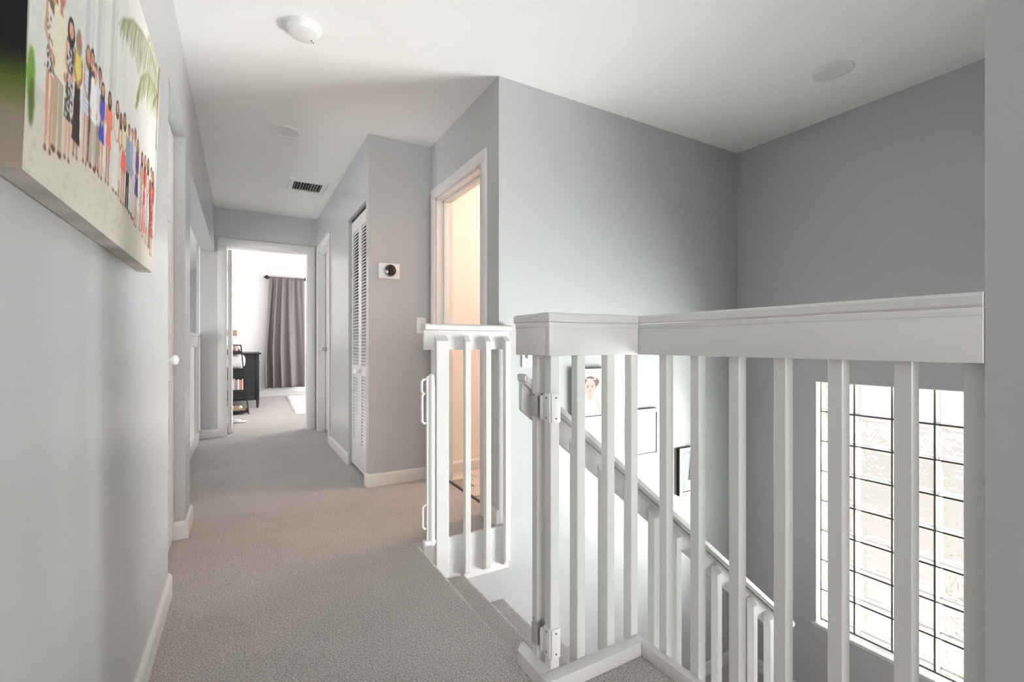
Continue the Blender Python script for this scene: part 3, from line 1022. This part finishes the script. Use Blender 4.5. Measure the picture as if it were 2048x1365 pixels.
frond([(0.985, 0.93), (0.86, 0.96), (0.72, 0.93), (0.60, 0.87), (0.50, 0.78)], 0.20, (0.50, 0.52, 0.36), 120)
frond([(0.99, 0.86), (0.90, 0.86), (0.80, 0.83), (0.71, 0.74), (0.69, 0.64)], 0.16, (0.53, 0.54, 0.34), 90)
frond([(1.0, 0.99), (0.92, 1.0), (0.80, 0.99)], 0.10, (0.58, 0.60, 0.45), 40)
P.line(0.985, 1.0, 0.975, 0.60, 0.022, (0.42, 0.36, 0.25))
P.line(0.985, 0.62, 0.98, 0.25, 0.008, (0.35, 0.34, 0.30))
P.line(0.99, 0.88, 0.90, 0.76, 0.012, (0.45, 0.44, 0.30))
def blur(P_, n):
    for _ in range(n):
        Q = np.pad(P_.P, ((1, 1), (1, 1), (0, 0)), 'edge')
        P_.P = (Q[:-2, 1:-1] + Q[2:, 1:-1] + Q[1:-1, :-2] + Q[1:-1, 2:] + 2 * Q[1:-1, 1:-1]) / 6


blur(P, 4)
SKIN = [(0.80, 0.58, 0.47), (0.74, 0.52, 0.42), (0.85, 0.64, 0.53), (0.66, 0.46, 0.37)]
HAIR = [(0.28, 0.20, 0.16), (0.45, 0.34, 0.24), (0.16, 0.13, 0.12), (0.60, 0.55, 0.50)]
#        u      feet   head   width  kind      top               bottom            hem  hair
folk = [(0.082, 0.080, 0.470, 0.050, 'dress', (0.88, 0.85, 0.80), (0.88, 0.85, 0.80), 0.45, 1),
        (0.118, 0.093, 0.495, 0.052, 'trous', (0.90, 0.87, 0.78), (0.68, 0.63, 0.53), 0.0, 3),
        (0.165, 0.105, 0.455, 0.046, 'dress', (0.62, 0.58, 0.57), (0.62, 0.58, 0.57), 0.28, 2),
        (0.205, 0.135, 0.462, 0.044, 'dress', (0.86, 0.82, 0.42), (0.20, 0.15, 0.15), 0.12, 3),
        (0.258, 0.146, 0.468, 0.044, 'dress', (0.66, 0.71, 0.82), (0.66, 0.71, 0.82), 0.42, 1),
        (0.283, 0.160, 0.480, 0.030, 'trous', (0.25, 0.25, 0.28), (0.30, 0.30, 0.32), 0.0, 2),
        (0.306, 0.154, 0.458, 0.050, 'trous', (0.90, 0.91, 0.90), (0.72, 0.68, 0.60), 0.0, 0),
        (0.335, 0.165, 0.470, 0.030, 'trous', (0.82, 0.84, 0.86), (0.55, 0.52, 0.48), 0.0, 2),
        (0.360, 0.157, 0.445, 0.046, 'dress', (0.30, 0.32, 0.74), (0.25, 0.27, 0.70), 0.38, 0),
        (0.413, 0.165, 0.455, 0.050, 'dress', (0.93, 0.50, 0.42), (0.90, 0.47, 0.40), 0.40, 2),
        (0.480, 0.165, 0.474, 0.066, 'dress', (0.88, 0.84, 0.80), (0.87, 0.85, 0.82), 0.03, 0),
        (0.515, 0.165, 0.455, 0.030, 'dress', (0.90, 0.87, 0.80), (0.85, 0.80, 0.75), 0.2, 2),
        (0.552, 0.156, 0.480, 0.058, 'dress', (0.90, 0.86, 0.76), (0.93, 0.42, 0.38), 0.36, 0),
        (0.600, 0.156, 0.470, 0.042, 'trous', (0.60, 0.66, 0.76), (0.18, 0.17, 0.18), 0.0, 2),
        (0.640, 0.150, 0.478, 0.044, 'trous', (0.66, 0.71, 0.80), (0.86, 0.86, 0.86), 0.0, 1),
        (0.672, 0.140, 0.500, 0.036, 'trous', (0.85, 0.86, 0.88), (0.80, 0.80, 0.80), 0.0, 1),
        (0.708, 0.129, 0.478, 0.048, 'dress', (0.38, 0.24, 0.56), (0.33, 0.21, 0.50), 0.35, 1),
        (0.770, 0.131, 0.462, 0.046, 'strip', (0.48, 0.44, 0.42), (0.48, 0.44, 0.42), 0.30, 2),
        (0.815, 0.118, 0.472, 0.046, 'dress', (0.78, 0.24, 0.22), (0.80, 0.30, 0.28), 0.05, 0),
        (0.862, 0.103, 0.482, 0.046, 'strip', (0.70, 0.70, 0.68), (0.55, 0.56, 0.58), 0.20, 2),
        (0.915, 0.095, 0.470, 0.040, 'trous', (0.40, 0.25, 0.25), (0.35, 0.30, 0.30), 0.0, 2),
        (0.948, 0.072, 0.470, 0.064, 'dress', (0.72, 0.22, 0.24), (0.66, 0.24, 0.25), 0.22, 0)]
for i, (u, f_, hd, wd, kind, top, bot, hem, hr_) in enumerate(folk):
    Ht = hd - f_
    sk, ha = SKIN[i % 4], HAIR[hr_]
    vh = f_ + hem * Ht if hem else f_ + 0.04 * Ht
    vw, vs = f_ + 0.58 * Ht, f_ + 0.84 * Ht
    if kind == 'trous':
        for sgn in (-1, 1):
            P.trap(u + sgn * wd * 0.22, wd * 0.30, f_ + 0.03 * Ht, u + sgn * wd * 0.2, wd * 0.42, f_ + 0.5 * Ht, bot)
            P.ell(u + sgn * wd * 0.26, f_ + 0.02 * Ht, wd * 0.19, 0.008, (0.40, 0.24, 0.18))
        P.trap(u, wd * 0.92, f_ + 0.44 * Ht, u, wd * 0.95, vs, top)
    else:
        for sgn in (-1, 1):
            P.trap(u + sgn * wd * 0.18, wd * 0.16, f_ + 0.03 * Ht, u + sgn * wd * 0.18, wd * 0.28, vh + 0.02, sk)
            P.ell(u + sgn * wd * 0.20, f_ + 0.012 * Ht, wd * 0.12, 0.007, (0.50, 0.36, 0.30))
        m1 = P.trap(u, wd * 0.95, vh, u, wd * 0.62, vw, bot)
        m2 = P.trap(u, wd * 0.62, vw - 0.002, u, wd * 0.85, vs, top)
        if i in (0, 2):
            speckle(P, m1 | m2, ((0.20, 0.19, 0.22), (0.90, 0.88, 0.84)), 150, 0.35 if i == 0 else 0.05)
        if i == 4:
            P.fill((m1 | m2) & (np.sin(P.V * 420) > 0.2), (0.88, 0.89, 0.92))
        if kind == 'strip':
            P.fill((m1 | m2) & (np.sin(P.V * 230 + P.U * 260) > 0.1), (0.86, 0.85, 0.82))
        if i == len(folk) - 1:
            speckle(P, m1 | m2, ((0.86, 0.50, 0.48), (0.45, 0.15, 0.18)), 110, 0.3)
        if i == 18:
            P.fill(m1 & (np.abs(P.U - u) < 0.006) & (P.V < f_ + 0.4 * Ht), (0.88, 0.82, 0.78))
    # arms, neck, head, hair
    for sgn in (-1, 1):
        if kind == 'trous':
            P.line(u + sgn * wd * 0.46, vs - 0.015, u + sgn * wd * 0.48, f_ + 0.55 * Ht, 0.016, top)
            P.ell(u + sgn * wd * 0.46, f_ + 0.50 * Ht, wd * 0.10, 0.012, sk)
        else:
            P.line(u + sgn * wd * 0.42, vs - 0.012, u + sgn * wd * 0.46, f_ + 0.66 * Ht, 0.012, sk)
            P.line(u + sgn * wd * 0.46, f_ + 0.66 * Ht, u, f_ + 0.56 * Ht, 0.011, sk)
    P.trap(u, wd * 0.28, vs - 0.01, u, wd * 0.24, vs + 0.03, sk)
    rv = 0.060 * Ht * 1.05
    ru = rv / AS * 0.86
    if kind != 'trous':
        P.ell(u, f_ + 0.905 * Ht, ru * 1.45, rv * 1.55, ha)
    P.ell(u, f_ + 0.945 * Ht, ru * 1.12, rv * 1.10, ha)
    P.ell(u, f_ + 0.925 * Ht, ru * 0.92, rv * 0.95, sk)
    P.ell(u, f_ + 0.897 * Ht, ru * 0.35, rv * 0.10, (0.62, 0.30, 0.28))
# soft contact of feet with paving is left to the light; the print itself ends here
P.P = np.clip(P.P * 1.02, 0, 0.95)
P.P *= 1 + 0.015 * rng.standard_normal(P.P.shape[:2])[..., None]
blur(P, 1)
cv = thing('canvas_print', 'large stretched canvas photo of people lined up by a palm on the left wall', 'picture', (LX, (cy0 + cy1) / 2, cz0))
P.build('print_face', (cxb, cy0, cz0), (0, cy1 - cy0, 0), (cxt - cxb, 0, cz1 - cz0), cv)
# wrapped sides: the picture runs on over the edges (stretched border colours)
xb0, xb1 = LX + 0.002, LX + 0.016
bm = bmesh.new()
e_ = 0.0008
prism(bm, [(xb0, cz0 + 0.001), (cxb - e_, cz0 + 0.001), (cxt - e_, cz1), (xb1, cz1)], 'y', cy0 + 0.001, cy1 - 0.001)
obj('stretcher', bm, 'white', cv)
S = Paper(16, 120, 0.1, (0.60, 0.56, 0.50))
t_ = S.V
for lo, hi, c0, c1 in ((0.0, 0.11, (0.58, 0.53, 0.49), (0.52, 0.48, 0.40)), (0.11, 0.18, (0.52, 0.48, 0.40), (0.30, 0.36, 0.12)), (0.18, 0.25, (0.30, 0.36, 0.12), (0.02, 0.02, 0.02)), (0.25, 1.01, (0.02, 0.02, 0.02), (0.04, 0.03, 0.03))):
    mk = (t_ >= lo) & (t_ < hi)
    k_ = ((t_ - lo) / (hi - lo))[..., None]
    S.P = np.where(mk[..., None], np.array(c0) * (1 - k_) + np.array(c1) * k_, S.P)
# near side follows the leaning outline: build as a sheared grid through its two edges
S.build('print_edge', (xb0, cy0, cz0), (cxb - xb0, 0, 0), (xb1 - xb0, 0, cz1 - cz0), cv)
Bt = Paper(100, 4, 20, (0.72, 0.69, 0.65))
Bt.P = Bt.P * (1 + 0.05 * np.sin(Bt.U * 40))[..., None]
Bt.build('print_edge', (xb0, cy0, cz0), (0, cy1 - cy0, 0), (cxb - xb0, 0, 0), cv)


def framed(lab, x0, x1, z0, z1, paper):
    t = thing('picture_frame', lab, 'picture frame', ((x0 + x1) / 2, SY, z0), 'framed photos down the stair wall')
    d0, d1 = SY - 0.030, SY - 0.003
    fw = 0.022
    dm = d0 + 0.007
    part('frame_side', t, 'frame', (x0, x0 + fw, d0, dm, z0, z1), (x1 - fw, x1, d0, dm, z0, z1), (x0 + fw, x1 - fw, d0, dm, z1 - fw, z1), (x0 + fw, x1 - fw, d0, dm, z0, z0 + fw))
    part('backing', t, 'black', (x0 + 0.0005, x1 - 0.0005, dm + 0.0003, d1 + 0.002, z0 + 0.0005, z1 - 0.0005))
    q0, q1, r0, r1 = x0 + fw + 0.002, x1 - fw - 0.006, z0 + fw + 0.006, z1 - fw - 0.002
    paper.build('photo', (q0, dm - 0.001, r0), (q1 - q0, 0, 0), (0, 0, r1 - r0), t)
    return t


# first frame: portrait of a small child with two bunches and a white dress
p1 = Paper(72, 96, 0.75, (0.83, 0.80, 0.79))
p1.ell(0.72, 0.78, 0.10, 0.09, (0.45, 0.36, 0.33))
p1.ell(0.24, 0.80, 0.09, 0.10, (0.32, 0.26, 0.25))
p1.ell(0.47, 0.72, 0.25, 0.20, (0.42, 0.34, 0.31))
p1.ell(0.47, 0.66, 0.21, 0.20, (0.84, 0.72, 0.68))
p1.trap(0.47, 0.16, 0.36, 0.47, 0.14, 0.50, (0.80, 0.67, 0.63))
p1.trap(0.48, 0.90, 0.0, 0.47, 0.60, 0.42, (0.83, 0.72, 0.68))
p1.trap(0.48, 0.70, 0.0, 0.47, 0.44, 0.36, (0.92, 0.91, 0.90))
for sgn in (-1, 1):
    p1.trap(0.47 + sgn * 0.20, 0.13, 0.3, 0.47 + sgn * 0.17, 0.09, 0.45, (0.93, 0.92, 0.91))
    p1.ell(0.47 + sgn * 0.085, 0.665, 0.035, 0.014, (0.25, 0.20, 0.20))
    p1.ell(0.47 + sgn * 0.085, 0.70, 0.05, 0.008, (0.50, 0.40, 0.37))
p1.ell(0.47, 0.615, 0.03, 0.012, (0.74, 0.58, 0.55))
p1.ell(0.47, 0.565, 0.06, 0.012, (0.72, 0.45, 0.45))
p1.line(0.28, 0.86, 0.70, 0.84, 0.02, (0.88, 0.86, 0.85))
p1.P *= 0.86
framed('framed portrait of a small child in white, highest on the stair wall', 1.700, 1.950, 0.527, 0.838, p1)
# second frame: window glare painted as a near-white sheet
p2 = Paper(48, 64, 0.75, (0.97, 0.97, 0.97))
p2.line(0.1, 0.63, 0.85, 0.60, 0.012, (0.86, 0.86, 0.86))
p2.line(0.82, 0.60, 0.80, 0.0, 0.012, (0.87, 0.87, 0.87))
framed('framed picture whited out by painted window glare, middle of the three on the stair wall', 2.150, 2.400, 0.250, 0.563, p2)
# third frame: person with long dark hair
p3 = Paper(72, 96, 0.75, (0.62, 0.66, 0.70))
p3.ell(0.25, 0.55, 0.28, 0.4, (0.70, 0.73, 0.76))
p3.ell(0.62, 0.76, 0.22, 0.20, (0.34, 0.26, 0.22))
p3.trap(0.62, 0.62, 0.20, 0.62, 0.42, 0.80, (0.30, 0.24, 0.20))
m_ = p3.trap(0.62, 0.62, 0.20, 0.62, 0.42, 0.80, (0.33, 0.26, 0.21))
speckle(p3, m_, ((0.48, 0.38, 0.30), (0.20, 0.15, 0.13)), 60, 0.3)
p3.ell(0.68, 0.80, 0.14, 0.13, (0.78, 0.62, 0.54))
p3.trap(0.55, 0.95, 0.0, 0.58, 0.55, 0.26, (0.85, 0.84, 0.78))
p3.line(0.45, 0.0, 0.50, 0.24, 0.02, (0.66, 0.64, 0.58))
p3.line(0.62, 0.0, 0.60, 0.24, 0.02, (0.68, 0.66, 0.60))
framed('framed portrait with long dark hair, lowest on the stair wall', 2.600, 2.850, -0.060, 0.268, p3)

# ------------------------------------------------------------------ bedroom seen through the far doorway
cr = thing('curtain_rod', 'dark curtain rod with pointed finials on the bedroom wall', 'curtain rod', (0.8, 9.92, 2.25))
bm = bmesh.new()
cyl(bm, (0.42, 9.92, 2.25), (1.07, 9.92, 2.25), 0.011)
obj('rod', bm, 'blackmetal', cr, True)
for x, s_ in ((0.43, -1), (1.06, 1)):
    bm = bmesh.new()
    q = Vector((s_, 0, 0)).to_track_quat('Z', 'Y').to_matrix().to_4x4()
    lathe(bm, [(0, -0.01), (0.018, -0.01), (0.038, 0.012), (0.040, 0.022), (0.022, 0.05), (0.007, 0.075), (0, 0.08)], Matrix.Translation((x, 9.92, 2.25)) @ q, 20)
    obj('finial', bm, 'blackmetal', cr, True)
for xx in (0.447, 1.035):
    part('bracket', cr, 'blackmetal', (xx, xx + 0.015, 9.915, 9.999, 2.24, 2.26))

bm = bmesh.new()
NX, NZ = 90, 24
gr = []
for j in range(NZ + 1):
    tz = j / NZ
    z = 2.262 - tz * (2.262 - 0.16)
    row = []
    for i in range(NX + 1):
        tx = i / NX
        xl, xr_ = 0.452 - 0.075 * min(1, tz * 1.5), 1.055 + 0.012 * tz
        x = xl + (xr_ - xl) * tx
        amp = (0.016 + 0.045 * tz) * (1.2 - 0.55 * tx)
        ph = 2 * math.pi * (6.4 * tx - 1.9 * tx * tx + 0.16 * math.sin(3 * tx + 2.2 * tz))
        y = 9.905 - amp * math.sin(ph) - 0.012 * math.sin(2.3 * ph + 1) * (1 - 0.7 * tz) - 0.012
        if tz < 0.02:
            y = 9.92 - 0.014
        row.append(bm.verts.new((x + 0.012 * math.cos(ph) * tz, y, z)))
    gr.append(row)
for j in range(NZ):
    for i in range(NX):
        bm.faces.new((gr[j][i], gr[j][i + 1], gr[j + 1][i + 1], gr[j + 1][i]))
ct = tag(obj('curtain', bm, 'curtain', smooth=True), 'taupe pleated curtain hanging on the bedroom wall', 'curtain')
sol = ct.modifiers.new('thickness', 'SOLIDIFY')
sol.thickness = 0.003

bwn = thing('window_2', 'bright bedroom window half hidden behind the curtain', 'window', (1.18, 10.0, 0.75), kind='structure')
part('window_frame', bwn, 'trim', (0.62, 0.66, 9.985, 10.06, 0.75, 2.1), (1.71, 1.75, 9.985, 10.06, 0.75, 2.1), (0.66, 1.71, 9.985, 10.06, 0.75, 0.79), (0.66, 1.71, 9.985, 10.06, 2.06, 2.1), (0.66, 1.71, 9.99, 10.05, 1.40, 1.44))
part('sill', bwn, 'trim', (0.58, 1.79, 9.95, 10.0, 0.72, 0.75), bev=0.004)

# dresser: black, its side towards us
dr = thing('dresser', 'black wooden dresser standing in the bedroom beside the ladder shelf', 'dresser', (0.0, 8.9, 0))
part('body', dr, 'black', (-0.285, 0.212, 8.285, 9.58, 0.14, 0.825))
part('side_panel', dr, 'black', (-0.285, -0.245, 8.270, 8.285, 0.12, 0.825), (0.185, 0.235, 8.262, 8.290, 0.12, 0.825), (-0.245, 0.185, 8.272, 8.286, 0.12, 0.19), (-0.245, 0.185, 8.272, 8.286, 0.76, 0.825), bev=0.003)
part('top', dr, 'black', (-0.298, 0.262, 8.245, 9.62, 0.826, 0.852), bev=0.006)
for lx, ly in ((0.188, 8.265), (0.188, 9.54), (-0.285, 8.265), (-0.285, 9.54)):
    bm = bmesh.new()
    prism(bm, [(lx, 0.14), (lx + 0.046, 0.14), (lx + 0.038, 0.0), (lx + 0.008, 0.0)], 'y', ly, ly + 0.045)
    obj('leg', bm, 'black', dr)
for j, (za, zb) in enumerate(((0.16, 0.36), (0.375, 0.59), (0.605, 0.815))):
    for a, b in ((8.30, 8.93), (8.945, 9.57)):
        dw = part('drawer', dr, 'black', (0.212, 0.230, a, b, za, zb), bev=0.004)
        for yy in (a + 0.12, b - 0.12):
            bm = bmesh.new()
            q = Vector((1, 0, 0)).to_track_quat('Z', 'Y').to_matrix().to_4x4()
            lathe(bm, [(0, 0), (0.008, 0), (0.008, 0.010), (0.016, 0.018), (0.014, 0.026), (0, 0.029)], Matrix.Translation((0.230, yy, (za + zb) / 2)) @ q, 14)
            obj('knob', bm, 'steel', dw, True)

# ladder shelf leaning on the bedroom's left wall
ls = thing('ladder_shelf', 'black metal ladder shelf full of books and toys', 'shelf', (-0.1, 7.75, 0))
YA, YB = 7.565, 8.02


def lx_at(z):
    return 0.075 - 0.098 * z


for yy in (YA, YB - 0.016):
    bm = bmesh.new()
    prism(bm, [(lx_at(0), 0), (lx_at(0) + 0.016, 0), (lx_at(0.98) + 0.016, 0.98), (lx_at(0.98), 0.98)], 'y', yy, yy + 0.016)
    obj('front_leg', bm, 'blackmetal', ls)
    part('back_leg', ls, 'blackmetal', (-0.296, -0.280, yy, yy + 0.016, 0, 0.98))
    part('side_bar', ls, 'blackmetal', (-0.28, lx_at(0.97), yy, yy + 0.014, 0.965, 0.98))
for z in (0.035, 0.325, 0.625, 0.87):
    part('shelf_board', ls, 'blackmetal', (-0.279, lx_at(z) + 0.004, YA + 0.001, YB - 0.001, z - 0.012, z), bev=0.002)
    part('shelf_lip', ls, 'blackmetal', (-0.279, lx_at(z) + 0.004, YA + 0.002, YA + 0.010, z, z + 0.022))

G = 'books on the ladder shelf'
bk = [(0.015, 'white', 0.17), (0.03, 'orange', 0.155), (0.022, 'white', 0.165), (0.03, 'blue', 0.16), (0.016, 'pink', 0.175), (0.028, 'white', 0.165), (0.024, 'pink', 0.16), (0.02, 'blue', 0.15), (0.03, 'orange', 0.16)]
cn = {'white': 'white', 'orange': 'orange', 'blue': 'grey blue', 'pink': 'pale pink'}
od = ['thin', 'thick', 'slim', 'thick', 'slim', 'broad', 'medium', 'short', 'broad']
x = 0.018
for i, (t, c, hh) in enumerate(bk):
    b_ = thing('book', f'{od[i]} {cn[c]} book, {["first", "second", "third", "fourth", "fifth", "sixth", "seventh", "eighth", "ninth"][i]} from the open side of the ladder shelf', 'book', (x - t / 2, 7.66, 0.325), G)
    part('cover', b_, c, (x - t, x - t + 0.003, 7.58, 7.72, 0.3265, 0.325 + hh), (x - 0.003, x, 7.58, 7.72, 0.3265, 0.325 + hh), (x - t + 0.003, x - 0.003, 7.58, 7.583, 0.3265, 0.325 + hh))
    part('pages', b_, 'white', (x - t + 0.003, x - 0.003, 7.584, 7.715, 0.33, 0.321 + hh))
    x -= t + 0.0015

bm = bmesh.new()
bmesh.ops.create_cube(bm, size=1)
bmesh.ops.subdivide_edges(bm, edges=bm.edges[:], cuts=6, use_grid_fill=True)
for vv in bm.verts:
    c = vv.co * 2
    rr = (abs(c.x) ** 3.2 + abs(c.y) ** 3.2 + abs(c.z) ** 3.2) ** (1 / 3.2)
    c = c / rr * max(abs(c.x), abs(c.y), abs(c.z))
    vv.co = Vector((-0.115 + c.x * 0.16, 7.80 + c.y * 0.21, 0.738 + c.z * 0.111 + 0.006 * math.sin(9 * c.x + 4 * c.y)))
tag(obj('cushion', bm, 'pillow', smooth=True), 'plump white cushion stuffed into the ladder shelf', 'cushion')

t = thing('toy_box', 'dark red toy box on the top tier of the ladder shelf', 'box', (-0.07, 7.65, 0.87))
part('carton', t, 'red', (-0.22, -0.022, 7.58, 7.72, 0.8715, 0.915), bev=0.002)
part('white_label', t, 'white', (-0.075, -0.045, 7.578, 7.5798, 0.880, 0.908))
t = thing('toy_figure', 'small pale toy lying on the red toy box', 'toy', (-0.1, 7.65, 0.916))
bm = bmesh.new()
bmesh.ops.create_icosphere(bm, subdivisions=2, radius=0.026, matrix=Matrix.Translation((-0.085, 7.63, 0.9405)) @ Matrix.Diagonal((1.6, 1, 0.9, 1)))
obj('body', bm, 'wicker', t, True)
bm = bmesh.new()
bmesh.ops.create_icosphere(bm, subdivisions=2, radius=0.017, matrix=Matrix.Translation((-0.04, 7.63, 0.937)))
obj('head', bm, 'white', t, True)

t = thing('wire_basket', 'tan basket of trinkets on the lowest tier of the ladder shelf', 'basket', (-0.08, 7.66, 0.035))
part('tray', t, 'wicker', (-0.24, 0.045, 7.59, 7.80, 0.0365, 0.045), (-0.24, 0.045, 7.59, 7.597, 0.045, 0.085), (-0.24, 0.045, 7.793, 7.80, 0.045, 0.085), (-0.24, -0.233, 7.597, 7.793, 0.045, 0.085), (0.038, 0.045, 7.597, 7.793, 0.045, 0.085))
for i, (xx, c) in enumerate(((-0.02, 'white'), (-0.075, 'wood'), (-0.12, 'white'), (-0.18, 'wood'))):
    tr = bmesh.new()
    bmesh.ops.create_icosphere(tr, subdivisions=2, radius=0.03, matrix=Matrix.Translation((xx, 7.66, 0.085)) @ Matrix.Diagonal((1, 1, 1.2, 1)))
    tag(obj('trinket', tr, c, smooth=True), ['white trinket at the open end of the low basket', 'tan trinket second from the open end of the low basket', 'white trinket third from the open end of the low basket', 'tan trinket deepest in the low basket'][i], 'trinket', 'trinkets in the basket')

t = thing('storage_box', 'long white storage box lying on the black dresser', 'box', (-0.14, 8.5, 0.853))
part('carton', t, 'white', (-0.28, -0.02, 8.36, 8.66, 0.8535, 1.085), bev=0.003)
part('lid', t, 'white', (-0.285, -0.012, 8.352, 8.668, 1.0855, 1.112), bev=0.003)
t = thing('storage_box', 'small brown carton stacked on the white storage box', 'box', (-0.15, 8.5, 1.113))
part('carton', t, 'cardboard', (-0.27, -0.065, 8.40, 8.60, 1.1135, 1.205), bev=0.003)
t = thing('storage_jar', 'white jar on top of the small brown carton', 'jar', (-0.13, 8.5, 1.206))
bm = bmesh.new()
lathe(bm, [(0, 0), (0.045, 0), (0.05, 0.02), (0.048, 0.07), (0.03, 0.085), (0, 0.086)], Matrix.Translation((-0.12, 8.5, 1.2055)), 24)
obj('body', bm, 'white', t, True)
bm = bmesh.new()
cyl(bm, (-0.12, 8.5, 1.2865), (-0.12, 8.5, 1.306), 0.028)
obj('lid', bm, 'white', t, True)

t = thing('slipper', 'flat white slipper on the bedroom floor by the door edge', 'slipper', (-0.03, 6.75, 0))
bm = bmesh.new()
bmesh.ops.create_uvsphere(bm, u_segments=20, v_segments=8, radius=1, matrix=Matrix.Translation((-0.015, 6.80, 0.012)) @ Matrix.Diagonal((0.085, 0.038, 0.011, 1)))
obj('sole', bm, 'white', t, True)
bm = bmesh.new()
bmesh.ops.create_uvsphere(bm, u_segments=20, v_segments=8, radius=1, matrix=Matrix.Translation((-0.05, 6.80, 0.024)) @ Matrix.Diagonal((0.045, 0.034, 0.022, 1)))
obj('strap', bm, 'pillow', t, True)

# shag rug: a thick mat with a ragged fringe
bm = bmesh.new()
nx, ny = 46, 60
rg = []
rs = random.Random(8)
for j in range(ny + 1):
    row = []
    for i in range(nx + 1):
        ed = min(i, nx - i, j, ny - j)
        zz = 0.003 if ed == 0 else 0.022 + rs.uniform(-0.006, 0.006)
        jx = rs.uniform(-0.012, 0.012)
        row.append(bm.verts.new((0.66 + 1.5 * i / nx + jx + (0.06 * (j / ny)), 7.22 + 2.5 * j / ny + rs.uniform(-0.012, 0.012), zz)))
    rg.append(row)
for j in range(ny):
    for i in range(nx):
        bm.faces.new((rg[j][i], rg[j][i + 1], rg[j + 1][i + 1], rg[j + 1][i]))
tag(obj('shag_rug', bm, 'rug', smooth=True), 'white shag rug on the bedroom carpet', 'rug')
